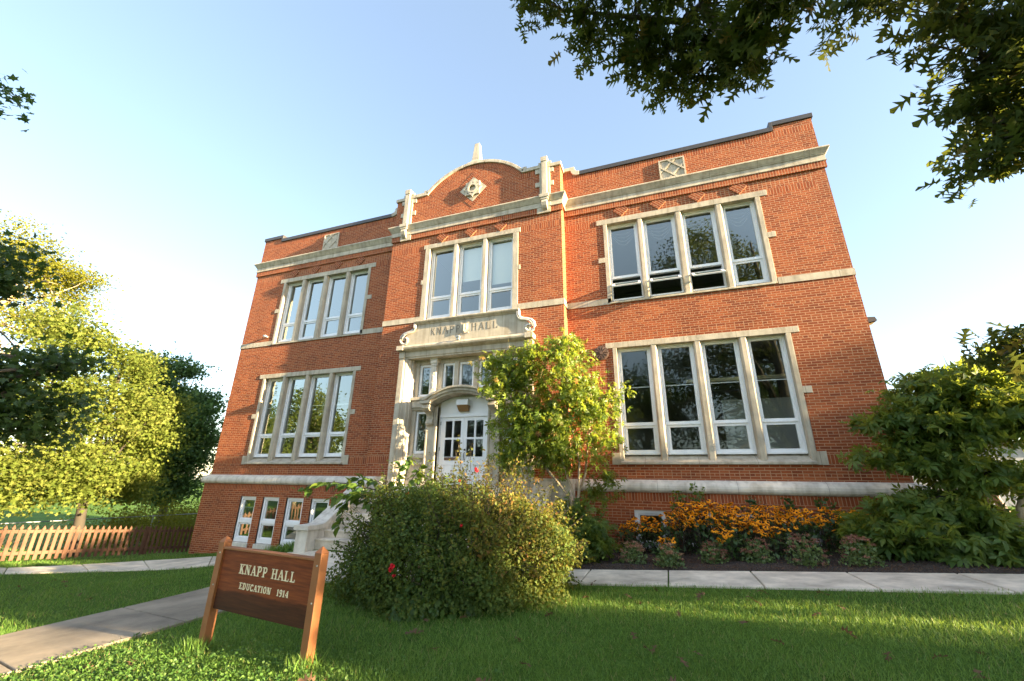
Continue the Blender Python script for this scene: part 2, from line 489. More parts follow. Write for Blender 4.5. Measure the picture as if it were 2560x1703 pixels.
def wood_panel():
    m, nt, p, nd, lk = mat("stained_sign_board")
    tc = N(nt, "ShaderNodeTexCoord")
    mp = N(nt, "ShaderNodeMapping"); mp.inputs["Scale"].default_value = (1.2, 4, 16)
    lk.new(tc.outputs["Object"], mp.inputs[0])
    t = N(nt, "ShaderNodeTexNoise"); t.inputs["Scale"].default_value = 2.2; t.inputs["Detail"].default_value = 7; t.inputs["Roughness"].default_value = .65
    lk.new(mp.outputs[0], t.inputs["Vector"])
    r = ramp(nt, t.outputs[0], [(.3, (.085, .020, .006)), (.55, (.17, .040, .010)), (.75, (.26, .068, .014))])
    # weather stain along the lower planks of the board
    sx = N(nt, "ShaderNodeSeparateXYZ"); lk.new(tc.outputs["Object"], sx.inputs[0])
    t3 = N(nt, "ShaderNodeTexNoise"); t3.inputs["Scale"].default_value = 3.5; t3.inputs["Detail"].default_value = 4
    lk.new(tc.outputs["Object"], t3.inputs["Vector"])
    ad = N(nt, "ShaderNodeMath", operation='MULTIPLY_ADD'); ad.inputs[1].default_value = .10
    lk.new(t3.outputs[0], ad.inputs[0]); lk.new(sx.outputs[2], ad.inputs[2])
    rr = ramp(nt, ad.outputs[0], [(.55, (.30, .34, .40)), (.625, (.40, .42, .46)), (.645, (1, 1, 1))])
    mu = N(nt, "ShaderNodeMixRGB", blend_type='MULTIPLY'); mu.inputs[0].default_value = 1
    lk.new(r.outputs[0], mu.inputs[1]); lk.new(rr.outputs[0], mu.inputs[2])
    lk.new(mu.outputs[0], p.inputs["Base Color"])
    p.inputs["Roughness"].default_value = .62; p.inputs["Specular IOR Level"].default_value = .25
    b = N(nt, "ShaderNodeBump"); b.inputs["Strength"].default_value = .3; b.inputs["Distance"].default_value = .004
    lk.new(t.outputs[0], b.inputs["Height"]); lk.new(b.outputs[0], p.inputs["Normal"])
    return m
M["sign_wood"] = wood_panel()

def ground_mat():
    m, nt, p, nd, lk = mat("lawn_soil")
    tc = N(nt, "ShaderNodeTexCoord")
    a = N(nt, "ShaderNodeTexNoise"); a.inputs["Scale"].default_value = 30; a.inputs["Detail"].default_value = 6; a.inputs["Roughness"].default_value = .7
    b = N(nt, "ShaderNodeTexNoise"); b.inputs["Scale"].default_value = .5; b.inputs["Detail"].default_value = 4
    lk.new(tc.outputs["Object"], a.inputs["Vector"]); lk.new(tc.outputs["Object"], b.inputs["Vector"])
    r1 = ramp(nt, a.outputs[0], [(.3, (.035, .075, .014)), (.55, (.075, .15, .022)), (.8, (.13, .20, .04))])
    r2 = ramp(nt, b.outputs[0], [(.3, (.8, .8, .75)), (.7, (1.2, 1.15, 1.0))])
    mu = N(nt, "ShaderNodeMixRGB", blend_type='MULTIPLY'); mu.inputs[0].default_value = 1
    lk.new(r1.outputs[0], mu.inputs[1]); lk.new(r2.outputs[0], mu.inputs[2]); lk.new(mu.outputs[0], p.inputs["Base Color"])
    p.inputs["Roughness"].default_value = .95; p.inputs["Specular IOR Level"].default_value = .1
    bp = N(nt, "ShaderNodeBump"); bp.inputs["Strength"].default_value = 1; bp.inputs["Distance"].default_value = .05
    lk.new(a.outputs[0], bp.inputs["Height"]); lk.new(bp.outputs[0], p.inputs["Normal"])
    return m
M["lawn"] = ground_mat()
def mulch_mat():
    m, nt, p, nd, lk = mat("bark_mulch")
    tc = N(nt, "ShaderNodeTexCoord")
    a = N(nt, "ShaderNodeTexVoronoi"); a.inputs["Scale"].default_value = 34
    n = N(nt, "ShaderNodeTexNoise"); n.inputs["Scale"].default_value = 40; n.inputs["Detail"].default_value = 5
    lk.new(tc.outputs["Object"], a.inputs["Vector"]); lk.new(tc.outputs["Object"], n.inputs["Vector"])
    r1 = ramp(nt, n.outputs[0], [(.3, (.018, .012, .009)), (.55, (.045, .030, .022)), (.8, (.12, .085, .06))])
    lk.new(r1.outputs[0], p.inputs["Base Color"]); p.inputs["Roughness"].default_value = .95
    bp = N(nt, "ShaderNodeBump"); bp.inputs["Strength"].default_value = 1; bp.inputs["Distance"].default_value = .04
    lk.new(a.outputs[0], bp.inputs["Height"]); lk.new(bp.outputs[0], p.inputs["Normal"])
    return m
M["mulch"] = mulch_mat()

M["grass"] = leaf_mat("grass_blades", [(0, (.066, .150, .026)), (.5, (.130, .255, .042)), (.9, (.20, .30, .065)), (1, (.30, .25, .11))], .38, (.26, .32, .04), .5, .3)
M["clover"] = leaf_mat("clover_leaves", [(0, (.04, .10, .02)), (.6, (.075, .16, .03)), (1, (.13, .21, .05))], .35, (.2, .3, .04), .5, .3)
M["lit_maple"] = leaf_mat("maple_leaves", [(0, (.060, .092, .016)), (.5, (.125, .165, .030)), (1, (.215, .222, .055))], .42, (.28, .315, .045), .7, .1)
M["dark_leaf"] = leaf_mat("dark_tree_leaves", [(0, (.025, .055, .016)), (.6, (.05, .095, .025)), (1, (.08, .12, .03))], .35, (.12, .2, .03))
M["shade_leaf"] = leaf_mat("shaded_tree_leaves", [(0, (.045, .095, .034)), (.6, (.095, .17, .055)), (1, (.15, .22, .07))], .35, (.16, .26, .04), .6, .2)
M["yellow_leaf"] = leaf_mat("pale_tree_leaves", [(0, (.09, .11, .012)), (.5, (.15, .16, .018)), (1, (.21, .195, .025))], .42, (.32, .30, .03), .7, .1)
M["oak"] = leaf_mat("oak_leaves", [(0, (.024, .042, .012)), (.6, (.055, .085, .02)), (.93, (.095, .11, .025)), (1, (.26, .16, .05))], .38, (.22, .25, .03), .65, .15)
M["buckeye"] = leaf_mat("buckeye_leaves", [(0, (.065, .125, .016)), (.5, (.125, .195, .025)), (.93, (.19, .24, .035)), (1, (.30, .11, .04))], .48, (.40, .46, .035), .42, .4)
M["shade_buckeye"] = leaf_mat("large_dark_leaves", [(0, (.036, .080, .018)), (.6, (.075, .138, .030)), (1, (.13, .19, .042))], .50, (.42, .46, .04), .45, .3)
M["rose_leaf"] = leaf_mat("rose_leaves", [(0, (.042, .085, .020)), (.4, (.10, .155, .032)), (.72, (.115, .125, .024)), (.95, (.20, .165, .035)), (1, (.20, .11, .035))], .36, (.26, .25, .025), .6, .2)
M["vine_leaf"] = leaf_mat("creeper_leaves", [(0, (.04, .09, .02)), (.6, (.075, .15, .03)), (1, (.14, .2, .03))], .42, (.24, .32, .03), .4, .4)
M["rud_leaf"] = leaf_mat("coneflower_leaves", [(0, (.02, .05, .014)), (1, (.05, .095, .022))], .3, (.12, .2, .03))
M["sedum_leaf"] = leaf_mat("sedum_leaves", [(0, (.07, .12, .04)), (1, (.15, .21, .07))], .3, (.2, .28, .06))
M["sedum_head"] = leaf_mat("sedum_flower_heads", [(0, (.16, .065, .045)), (.6, (.30, .13, .09)), (1, (.45, .30, .17))], .2, (.35, .18, .1))
M["petal"] = leaf_mat("orange_petals", [(0, (.82, .27, .006)), (1, (.92, .40, .012))], .3, (.9, .42, .01), .6, .2)
M["cone"] = simple("dark_flower_cone", (.02, .008, .005), .9)
M["rose"] = leaf_mat("red_petals", [(0, (.55, .008, .02)), (1, (.75, .03, .05))], .3, (.8, .03, .03), .55, .3)
M["dead"] = leaf_mat("dry_brown_leaves", [(0, (.09, .05, .028)), (.6, (.14, .085, .048)), (1, (.26, .17, .10))], .25, (.2, .1, .04), .7, .2)
M["stalk"] = simple("pale_seed_stalk", (.34, .27, .10), .7)

# ================================================================ ground, paths
def axis(lo, hi, fine_lo, fine_hi, fine, n):
    a = np.arange(fine_lo, fine_hi + 1e-6, fine)
    g = np.geomspace(1, max(2, fine_lo - lo + 1), n) - 1
    h = np.geomspace(1, max(2, hi - fine_hi + 1), n) - 1
    return np.unique(np.round(np.concatenate([fine_lo - g, a, fine_hi + h]), 4))

def build_ground():
    xs = axis(-700, 700, -16, 14, .4, 26); ys = axis(-500, 800, -14, 6, .4, 26)
    X, Y = np.meshgrid(xs, ys)
    Z = zt(X, Y)
    nx, ny = len(xs), len(ys)
    V = np.stack([X.ravel(), Y.ravel(), Z.ravel()], 1)
    i = (np.arange(ny - 1)[:, None] * nx + np.arange(nx - 1)[None]).ravel()
    T = np.concatenate([np.stack([i, i + 1, i + nx + 1], 1), np.stack([i, i + nx + 1, i + nx], 1)])
    o = mesh_np("ground", V, T, M["lawn"], smooth=True)
    tag(o, kind="structure")
build_ground()

def slabs(name, quads, m, h=.035):
    """paving slabs that follow the ground: each quad (a,b,c,d) in plan, counter-clockwise; split along its length"""
    mb = MB()
    for a, b, c, d in quads:
        n = 6
        for k in range(n):
            t0, t1 = k / n, (k + 1) / n
            def mix(p, q, t): return (p[0] + (q[0] - p[0]) * t, p[1] + (q[1] - p[1]) * t)
            P = [mix(a, b, t0), mix(a, b, t1), mix(d, c, t1), mix(d, c, t0)]
            top = [(x, y, zt1(x, y) + h) for x, y in P]
            bot = [(x, y, zt1(x, y) - .1) for x, y in P]
            b0 = len(mb.v)
            F = [(0, 1, 2, 3), (0, 4, 5, 1), (2, 6, 7, 3)]
            if k == 0: F.append((3, 7, 4, 0))
            if k == n - 1: F.append((1, 5, 6, 2))
            mb.add(top + bot, F)
    o = mb.build(name, m, bevel=.012)
    tag(o, kind="structure")
    return o

def build_walks():
    G = .012
    q = []
    xs = [2.3, 4.18, 5.6, 6.95, 8.36, 9.78, 11.2, 12.7, 14.3, 16, 18, 20, 22]
    for a, b in zip(xs[:-1], xs[1:]):
        q.append(((a + G, -4.1), (b - G, -4.1), (b - G, -2.88), (a + G, -2.88)))
    slabs("sidewalk", q, M["concrete"])
    q = []
    ys = [-16, -14, -12, -10.2, -8.55, -6.85, -5.2, -3.75]
    for a, b in zip(ys[:-1], ys[1:]):      # joints run a little askew, as poured
        q.append(((-2.9, a + .22 + G), (-.8, a - .22 + G), (-.8, b - .22 - G), (-2.9, b + .22 - G)))
    # slab order: long side along Y
    q = [(p[1], p[2], p[3], p[0]) for p in q]
    slabs("path", q, M["concrete_old"])
    near = [(-18, -9.4), (-14, -7.3), (-10.0, -5.2), (-8.6, -4.2), (-7.3, -3.55), (-5.8, -3.1), (-4.4, -3.05), (-3.3, -3.25)]
    far = [(-19, -8.2), (-14.6, -6.0), (-11.0, -4.75), (-10.2, -3.55), (-9.4, -2.45), (-8.0, -1.35), (-6.4, -1.3), (-3.35, -1.9)]
    q = []
    for k in range(len(near) - 1):
        a, b, c, d = near[k], near[k + 1], far[k + 1], far[k]
        def inset(p, q_, e=.012):
            L = math.dist(p, q_); return (p[0] + (q_[0] - p[0]) * e / L, p[1] + (q_[1] - p[1]) * e / L)
        q.append((inset(a, b), inset(b, a), inset(c, d), inset(d, c)))
    slabs("side_path", q, M["concrete"])
    slabs("step_landing", [((-3.25, -4.55), (2.2, -4.55), (2.2, -3.06), (-3.25, -3.06))], M["concrete"])
build_walks()

def build_bed():
    rng = np.random.default_rng(5)
    xs = np.arange(3.0, 15.01, .07); ys = np.arange(-2.87, -.02, .07)
    X, Y = np.meshgrid(xs, ys)
    edge = np.minimum(1, (Y + 2.87) / .25)
    Z = zt(X, Y) + .01 + .05 * edge + rng.normal(size=X.shape) * .010 + .02 * np.sin(X * 2.3 + Y)
    nx, ny = len(xs), len(ys)
    i = (np.arange(ny - 1)[:, None] * nx + np.arange(nx - 1)[None]).ravel()
    T = np.concatenate([np.stack([i, i + 1, i + nx + 1], 1), np.stack([i, i + nx + 1, i + nx], 1)])
    o = mesh_np("mulch_bed", np.stack([X.ravel(), Y.ravel(), Z.ravel()], 1), T, M["mulch"])
    tag(o, "dark bark mulch covering the flower bed between wall and sidewalk", "mulch", kind="structure")
build_bed()

# ================================================================ the school building
PX, PY = 3.28, -.47          # pavilion half width and front plane
WX = 10.8
B = empty("school_building", (0, 0, 0), "two storey red brick school building with pale stone trim and arched centre parapet", "building")

def wall_grid(mb, y, X0, X1, Z0, Z1, holes=(), zones=()):
    xs = sorted({X0, X1} | {min(max(v, X0), X1) for h in list(holes) + [z[:4] for z in zones] for v in h[:2]})
    zs = sorted({Z0, Z1} | {min(max(v, Z0), Z1) for h in list(holes) + [z[:4] for z in zones] for v in h[2:4]})
    for a, b in zip(xs[:-1], xs[1:]):
        for c, d in zip(zs[:-1], zs[1:]):
            mx, mz = (a + b) / 2, (c + d) / 2
            if any(h[0] < mx < h[1] and h[2] < mz < h[3] for h in holes): continue
            mi, off = 0, 0
            for z in zones:
                if z[0] < mx < z[1] and z[2] < mz < z[3]:
                    mi = z[4]; off = z[2] - .004 if mi == 2 else 0
            mb.quad((a, y, c), (b, y, c), (b, y, d), (a, y, d), mi, [(a, c - off), (b, c - off), (b, d - off), (a, d - off)])

LOW = [(4.71, 5.645), (5.827, 6.787), (6.975, 7.912), (8.105, 9.0)]      # lights of a window group on the right wing
UP = [(4.672, 5.61), (5.785, 6.742), (6.94, 7.882), (8.07, 8.95)]
PAV = [(-1.60, -.655), (-.465, .465), (.655, 1.60)]
BASE = [(4.87, 5.63), (5.96, 6.71), (7.05, 7.79), (8.13, 8.87)]
mir = lambda L: [(-b, -a) for a, b in reversed(L)]

def build_walls():
    mb = MB()
    for s in (1, -1):
        X = lambda a, b: (a, b) if s > 0 else (-b, -a)
        holes = [(*X(4.6, 9.13), 2.70, 6.0), (*X(4.6, 9.03), 7.40, 10.24)]
        zones = [(*X(PX, WX), 2.70, 2.93, 2), (*X(PX, WX), 12.18, 12.40, 2), (*X(PX, 10.45), 10.42, 10.76, 1),
                 (*X(PX, 4.42), 10.20, 10.42, 2), (*X(9.25, 10.5), 10.20, 10.42, 2)]
        x0, x1 = X(PX, WX)
        wall_grid(mb, 0, x0, x1, 2.0, 12.40, holes, zones)
        x0, x1 = X(9.79, WX)
        wall_grid(mb, 0, x0, x1, 12.40, 12.59)
        x0, x1 = X(PX, 3.62)
        wall_grid(mb, 0, x0, x1, 12.40, 12.63, zones=[(x0, x1, 12.40, 12.63, 2)])
        # side wall of the wing and of the pavilion
        mb.quad((s * WX, 0, 2.0), (s * WX, 14, 2.0), (s * WX, 14, 12.59), (s * WX, 0, 12.59))
        mb.quad((s * PX, PY, 2.0), (s * PX, 0, 2.0), (s * PX, 0, 11.38), (s * PX, PY, 11.38))
        mb.quad((s * (WX + .1), -.1, -2), (s * (WX + .1), 14.1, -2), (s * (WX + .1), 14.1, 2.05), (s * (WX + .1), -.1, 2.05))
        # parapet back and reveal of the raised end
        mb.quad((s * 9.79, 0, 12.4), (s * 9.79, .35, 12.4), (s * 9.79, .35, 12.59), (s * 9.79, 0, 12.59))
        # plinth below the water table
        x0, x1 = X(2.9, WX + .1)
        wall_grid(mb, -.1, x0, x1, -2, 2.02, [(*X(a, b), .02, 1.57) for a, b in BASE], [(x0, x1, 1.79, 2.02, 2)])
    # pavilion front
    holes = [(-1.66, 1.66, 7.38, 10.26), (-2.1, 2.1, 2.0, 6.3)]
    zones = [(-PX, PX, 10.42, 10.76, 1), (-PX, -1.88, 10.20, 10.42, 2), (1.88, PX, 10.20, 10.42, 2), (-PX, -2.2, 2.70, 2.93, 2), (2.2, PX, 2.70, 2.93, 2)]
    wall_grid(mb, PY, -PX, PX, 2.0, 11.38, holes, zones)
    out = [(-PX, 11.38), (PX, 11.38), (PX, 12.6), (2.0, 12.6)]
    A0 = 11.10
    for k in range(33):
        a = R(51 - 102 * k / 32)
        out.append((2.46 * math.sin(a) * .995, max(12.6, A0 + 2.46 * math.cos(a))))
    out += [(-2.0, 12.6), (-PX, 12.6)]
    mb.prism(out, PY, 0)
    # back and roof-side walls
    mb.quad((WX, 14, -2), (-WX, 14, -2), (-WX, 14, 12.4), (WX, 14, 12.4))
    mb.quad((WX, .35, 12.0), (-WX, .35, 12.0), (-WX, .35, 12.4), (WX, .35, 12.4))
    return mb.build("wall", [M["brick"], M["stack"], M["soldier"]], B)
build_walls()

def build_brick_trim():
    # corbel course under the cornice, arch band, soldiers at the shoulders, diamonds
    mb = MB()
    def strip(x0, x1, y):
        mb.box(x0, x1, y - .05, y + .02, 10.76, 10.975)
    strip(PX, WX + .05, 0); strip(-WX - .05, -PX, 0)
    strip(-2.47, 2.47, PY); strip(2.92, PX + .04, PY); strip(-PX - .04, -2.92, PY)
    A0 = 11.10
    n = 64
    for k in range(n):
        a0 = R(-49.5 + 99 * k / n); a1 = R(-49.5 + 99 * (k + 1) / n)
        p = [(r * math.sin(a), PY - .006, A0 + r * math.cos(a)) for r, a in ((2.24, a0), (2.24, a1), (2.45, a1), (2.45, a0))]
        mb.quad(*p, uv=[(a0 * 2.45, .004), (a1 * 2.45, .004), (a1 * 2.45, .225), (a0 * 2.45, .225)])
    for s in (1, -1):
        x0, x1 = sorted((s * 1.86, s * 2.36))
        mb.quad((x0, PY - .004, 12.40), (x1, PY - .004, 12.40), (x1, PY - .004, 12.62), (x0, PY - .004, 12.62), uv=[(x0, .004), (x1, .004), (x1, .225), (x0, .225)])
    # soldier border round the stone lozenge
    cx, cz = 0, 12.44
    for k in range(4):
        a = k * math.pi / 2
        c, s_ = math.cos(a), math.sin(a)
        P0 = [(.80, 0), (0, .80), (0, .555), (.555, 0)]
        q = [(cx + x * c - z * s_, PY - .008, cz + x * s_ + z * c) for x, z in P0]
        mb.quad(*q, uv=[(0, .225), (1.06, .225), (.9, .03), (.16, .03)])
    o = mb.build("brick_trim", M["soldier"], B)
    mb = MB()
    for s in (1, -1):
        for x in (5.15, 6.29, 7.43, 8.57):
            mb = MB(); lozenge(mb, s * x, 10.64, .245, 0); mb.build("brick_lozenge", M["brick"], B)
    for x in (-1.14, 0, 1.13):
        mb = MB(); lozenge(mb, x, 10.61, .235, PY); mb.build("brick_lozenge", M["brick"], B)

def lozenge(mb, x, z, h, y):
    d = .035
    f = [(x - h, y - d, z), (x, y - d, z - h), (x + h, y - d, z), (x, y - d, z + h)]
    b = [(px, y + .01, pz) for px, _, pz in f]
    L = h * 1.414
    mb.add(f + b, [(0, 1, 2, 3), (1, 0, 4, 5), (2, 1, 5, 6), (3, 2, 6, 7), (0, 3, 7, 4)],
           [[(0, 0), (L, 0), (L, L), (0, L)], None, None, None, None])
build_brick_trim()

def prof_run(mb, prof, x0, x1, y, m0=0, m1=0, mi=0):
    """(projection, z) profile swept along X; m0/m1 = 1 lengthens the ends with the projection (mitre)"""
    n = len(prof)
    P = [(x0 - m0 * p, y - p, z) for p, z in prof] + [(x1 + m1 * p, y - p, z) for p, z in prof]
    F = [(i, n + i, n + (i + 1) % n, (i + 1) % n) for i in range(n)]
    F += [tuple(range(n)), tuple(range(2 * n - 1, n - 1, -1))]
    mb.add(P, F, None, mi)
def prof_side(mb, prof, sx, x, y0, y1):
    n = len(prof)
    P = [(x + sx * p, y0 - p, z) for p, z in prof] + [(x + sx * p, y1, z) for p, z in prof]
    F = [(i, n + i, n + (i + 1) % n, (i + 1) % n) for i in range(n)]
    if sx < 0: F = [f[::-1] for f in F]
    mb.add(P, F)

CORN = [(-.05, 10.975), (.07, 10.975), (.075, 11.0), (.06, 11.02), (.06, 11.165), (.085, 11.18), (.085, 11.2), (.10, 11.215), (.125, 11.26), (.165, 11.32), (.18, 11.335), (.18, 11.37), (.17, 11.385), (-.05, 11.41)]
WT = [(-.15, 1.995), (.13, 1.995), (.17, 2.02), (.20, 2.06), (.21, 2.11), (.20, 2.17), (.165, 2.225), (.11, 2.27), (.05, 2.30), (-.05, 2.315)]
BELT = [(-.05, 7.368), (.022, 7.368), (.022, 7.56), (-.05, 7.565)]
def build_stone_bands():
    mb = MB()
    prof_run(mb, CORN, PX, WX, 0, 0, 1); prof_run(mb, CORN, -WX, -PX, 0, 1, 0)
    prof_side(mb, CORN, 1, WX, 0, 14); prof_side(mb, CORN, -1, -WX, 0, 14)
    prof_run(mb, CORN, -PX, PX, PY, 1, 1)
    prof_side(mb, CORN, 1, PX, PY, 0); prof_side(mb, CORN, -1, -PX, PY, 0)
    mb.build("cornice", M["stone"], B)
    for s in (1, -1):
        mb = MB()
        if s > 0: prof_run(mb, WT, 2.4, WX, 0, 0, 1)
        else: prof_run(mb, WT, -WX, -2.4, 0, 1, 0)
        prof_side(mb, WT, s, s * WX, 0, 14)
        mb.build("water_table", M["stone_lite"], B, bevel=.006)
        mb = MB()
        if s > 0: prof_run(mb, BELT, 9.09, WX, 0, 0, 1)
        else: prof_run(mb, BELT, -WX, -9.09, 0, 1, 0)
        prof_side(mb, BELT, s, s * WX, 0, 14)
        mb.build("belt_course", M["stone"], B)
        mb = MB()
        if s > 0: prof_run(mb, BELT, PX, 4.66, 0); prof_run(mb, BELT, 1.79, PX, PY, 0, 1)
        else: prof_run(mb, BELT, -4.66, -PX, 0); prof_run(mb, BELT, -PX, -1.79, PY, 1, 0)
        prof_side(mb, BELT, s, s * PX, PY, 0)
        mb.build("belt_course", M["stone"], B)
build_stone_bands()

def build_parapet():
    # dark metal coping on the wings, stepped up at the outer corners
    for s in (1, -1):
        mb = MB()
        X = lambda a, b: sorted((s * a, s * b))
        x0, x1 = X(3.86, 9.76)
        mb.box(x0, x1, -.045, .40, 12.40, 12.555)
        x0, x1 = X(9.70, 9.79)
        mb.box(x0, x1, -.046, .401, 12.43, 12.74)
        x0, x1 = X(9.79, WX + .045)
        mb.box(x0, x1, -.045, .40, 12.59, 12.745)
        x0, x1 = X(WX - .3, WX + .045)
        mb.box(x0, x1, .40, 14, 12.59, 12.744)
        mb.build("parapet_coping", M["coping"], B, bevel=.008)
    mb = MB()
    mb.quad((-WX, .36, 12.05), (WX, .36, 12.05), (WX, 14, 12.05), (-WX, 14, 12.05))
    mb.build("roof", M["roof"], B)
    # stone copings of the pavilion
    mb = MB()
    A0 = 11.10
    y0, y1 = PY - .06, PY + .46
    n = 30
    seg = 6
    for k in range(n):
        e = .12 if k % seg == 0 else 0
        a0 = R(-51 + 102 * k / n); a1 = R(-51 + 102 * (k + 1) / n)
        if k % seg == seg - 1: a1 -= .0025
        if k % seg == 0: a0 += .0025
        q = [(r * math.sin(a), A0 + r * math.cos(a)) for r, a in ((2.45, a0), (2.45, a1), (2.57, a1), (2.57, a0))]
        P = [(x, y0, z) for x, z in q] + [(x, y1, z) for x, z in q]
        F = [(0, 1, 2, 3), (7, 6, 5, 4), (3, 2, 6, 7), (1, 0, 4, 5)]
        if k % seg == 0: F.append((0, 3, 7, 4))
        if k % seg == seg - 1: F.append((2, 1, 5, 6))
        mb.add(P, [f for f in F])
    for s in (1, -1):
        X = lambda a, b: sorted((s * a, s * b))
        mb.box(*X(1.90, 2.655), y0, y1, 12.625, 12.765)
        mb.box(*X(1.93, 2.08), y0 + .01, y1 - .01, 12.765, 12.86)
        mb.box(*X(2.845, PX + .05), y0, y1, 12.60, 12.735)
        mb.box(*X(2.845, 2.98), y0 + .01, y1 - .01, 12.735, 12.86)
        mb.box(*X(2.52, 2.655), y0 + .01, y1 - .01, 12.765, 12.87)
        # curled end of the stone coping on the wing
        out = [(PX, 12.63), (3.55, 12.63)]
        for t in range(0, 7):
            a = R(180 + 15 * t); out.append((3.80 + .235 * math.cos(a), 12.63 + .23 * math.sin(a) + .0))
        out += [(3.86, 12.40), (3.86, 12.57), (3.80, 12.575), (3.74, 12.61), (3.71, 12.68), (3.70, 12.775), (PX, 12.775)]
        if s < 0: out = [(-x, z) for x, z in reversed(out)]
        mb.prism(out, -.05, .40)
        mb.box(*X(PX, PX + .06), PY + .45, .40, 12.60, 12.735)
    mb.build("stone_coping", M["stone"], B, bevel=.010)
    # piers with quoins and brackets
    for s in (1, -1):
        mb = MB()
        X = lambda a, b: sorted((s * a, s * b))
        yf = PY - .155
        mb.box(*X(2.66, 2.84), yf, PY + .3, 11.36, 13.0)
        mb.box(*X(2.635, 2.865), yf - .02, PY + .35, 12.80, 12.99)
        P = [(x, y, 13.0) for x, y in ((2.66, yf), (2.84, yf), (2.84, PY + .3), (2.66, PY + .3))]
        mb.box(*X(2.56, 2.66), PY - .05, PY + .1, 11.36, 12.80)
        mb.box(*X(2.84, 2.93), PY - .05, PY + .1, 11.36, 12.62)
        for z in (12.42, 11.86):
            mb.box(*X(2.40, 2.56), PY - .035, PY + .1, z, z + .19)
            mb.box(*X(2.93, 3.05), PY - .035, PY + .1, z - .02, z + .16)
        mb.box(*X(2.47, 2.93), PY - .065, PY + .1, 10.745, 10.97)
        mb.box(*X(2.56, 2.95), PY - .07, PY + .1, 10.97, 11.36)
        # bracket: swelling console under the pier
        mb.box(*X(2.58, 2.92), yf - .075, PY, 11.27, 11.40)
        mb.box(*X(2.61, 2.89), yf - .05, PY, 11.19, 11.27)
        prof = [(yf - .03, 11.19), (yf - .06, 11.08), (yf - .02, 10.96), (yf + .03, 10.88), (yf + .10, 10.82), (PY, 10.82), (PY, 11.19)]
        x0, x1 = X(2.655, 2.845)
        n = len(prof)
        mb.add([(x0, y, z) for y, z in prof] + [(x1, y, z) for y, z in prof],
               [tuple(range(n)), tuple(range(2 * n - 1, n - 1, -1))] + [(i, n + i, n + (i + 1) % n, (i + 1) % n) for i in range(n)])
        mb.build("parapet_pier", M["stone"], B, bevel=.008)
    # obelisk finial
    mb = MB()
    c = -.25
    mb.box(-.30, .30, c - .24, c + .24, 13.60, 13.72)
    w0, w1 = .165, .095
    P = [(x * w0, c + y * w0, 13.72) for x, y in ((-1, -1), (1, -1), (1, 1), (-1, 1))] + [(x * w1, c + y * w1, 14.70) for x, y in ((-1, -1), (1, -1), (1, 1), (-1, 1))] + [(0, c, 14.76)]
    mb.add(P, [(0, 1, 5, 4), (1, 2, 6, 5), (2, 3, 7, 6), (3, 0, 4, 7), (4, 5, 8), (5, 6, 8), (6, 7, 8), (7, 4, 8)])
    # flared foot
    P = [(x * .22, c + y * .22, 13.72) for x, y in ((-1, -1), (1, -1), (1, 1), (-1, 1))] + [(x * .158, c + y * .158, 13.86) for x, y in ((-1, -1), (1, -1), (1, 1), (-1, 1))]
    mb.add(P, [(0, 1, 5, 4), (1, 2, 6, 5), (2, 3, 7, 6), (3, 0, 4, 7)])
    mb.build("finial", M["stone"], B, bevel=.008)
    # stone lozenge with an eight pointed star and ring
    mb = MB()
    cz = 12.44; y = PY - .03
    def poly(pts, y0, y1): mb.prism(pts, y0, y1)
    poly([(-.54, cz), (0, cz - .54), (.54, cz), (0, cz + .54)], PY - .012, PY + .02)
    def ringpoly(outer, inner, y0, y1):
        n = len(outer)
        P = [(x, y0, z) for x, z in outer] + [(x, y0, z) for x, z in inner] + [(x, y1, z) for x, z in outer] + [(x, y1, z) for x, z in inner]
        F = []
        for i in range(n):
            j = (i + 1) % n
            F += [(i, j, n + j, n + i), (i, 2 * n + i, 2 * n + j, j), (n + i, n + j, 3 * n + j, 3 * n + i)]
        mb.add(P, F)
    sq = lambda h, a0: [(h * math.cos(R(a0 + 90 * k)), cz + h * math.sin(R(a0 + 90 * k))) for k in range(4)]
    ringpoly(sq(.40, 45), sq(.29, 45), PY - .075, PY - .01)
    ringpoly(sq(.36, 0), sq(.26, 0), PY - .088, PY - .01)
    circ = lambda r: [(r * math.cos(R(15 * k)), cz + r * math.sin(R(15 * k))) for k in range(24)]
    ringpoly(circ(.205), circ(.135), PY - .098, PY - .01)
    mb.build("star_medallion", M["stone"], B, bevel=.005)
    # lattice panels in the parapet
    for s in (1, -1):
        mb = MB()
        x0, x1 = sorted((s * 6.46, s * 7.24)); z0, z1 = 11.46, 12.21
        mb.box(x0, x1, -.015, .02, z0, z1)
        w = .045
        mb.box(x0, x1, -.05, -.014, z0, z0 + w); mb.box(x0, x1, -.05, -.014, z1 - w, z1)
        mb.box(x0, x0 + w, -.05, -.014, z0 + w, z1 - w); mb.box(x1 - w, x1, -.05, -.014, z0 + w, z1 - w)
        cx, cz_ = (x0 + x1) / 2, (z0 + z1) / 2
        a, b = (x1 - x0) / 2 - w, (z1 - z0) / 2 - w
        def bar(p, q, y0):
            dx, dz = q[0] - p[0], q[1] - p[1]; L = math.hypot(dx, dz); nx, nz = -dz / L * .026, dx / L * .026
            mb.prism([(p[0] + nx, p[1] + nz), (p[0] - nx, p[1] - nz), (q[0] - nx, q[1] - nz), (q[0] + nx, q[1] + nz)], y0, -.014)
        k = .36
        for sg, yy in ((1, -.046), (-1, -.052)):
            for off in (-k, k):
                # diagonals shifted to both sides of the centre make the lattice
                p = (cx - a if sg > 0 else cx + a, cz_ + b * (off * 2 - 1) if off > 0 else cz_ - b)
                pts = []
                for t in np.linspace(-1, 1, 401):
                    X_ = t * a; Z_ = sg * t * b + off * 2 * b
                    if abs(Z_) <= b: pts.append((cx + X_, cz_ + Z_))
                bar(pts[0], pts[-1], yy)
        mb.build("lattice_panel", M["stone"], B)
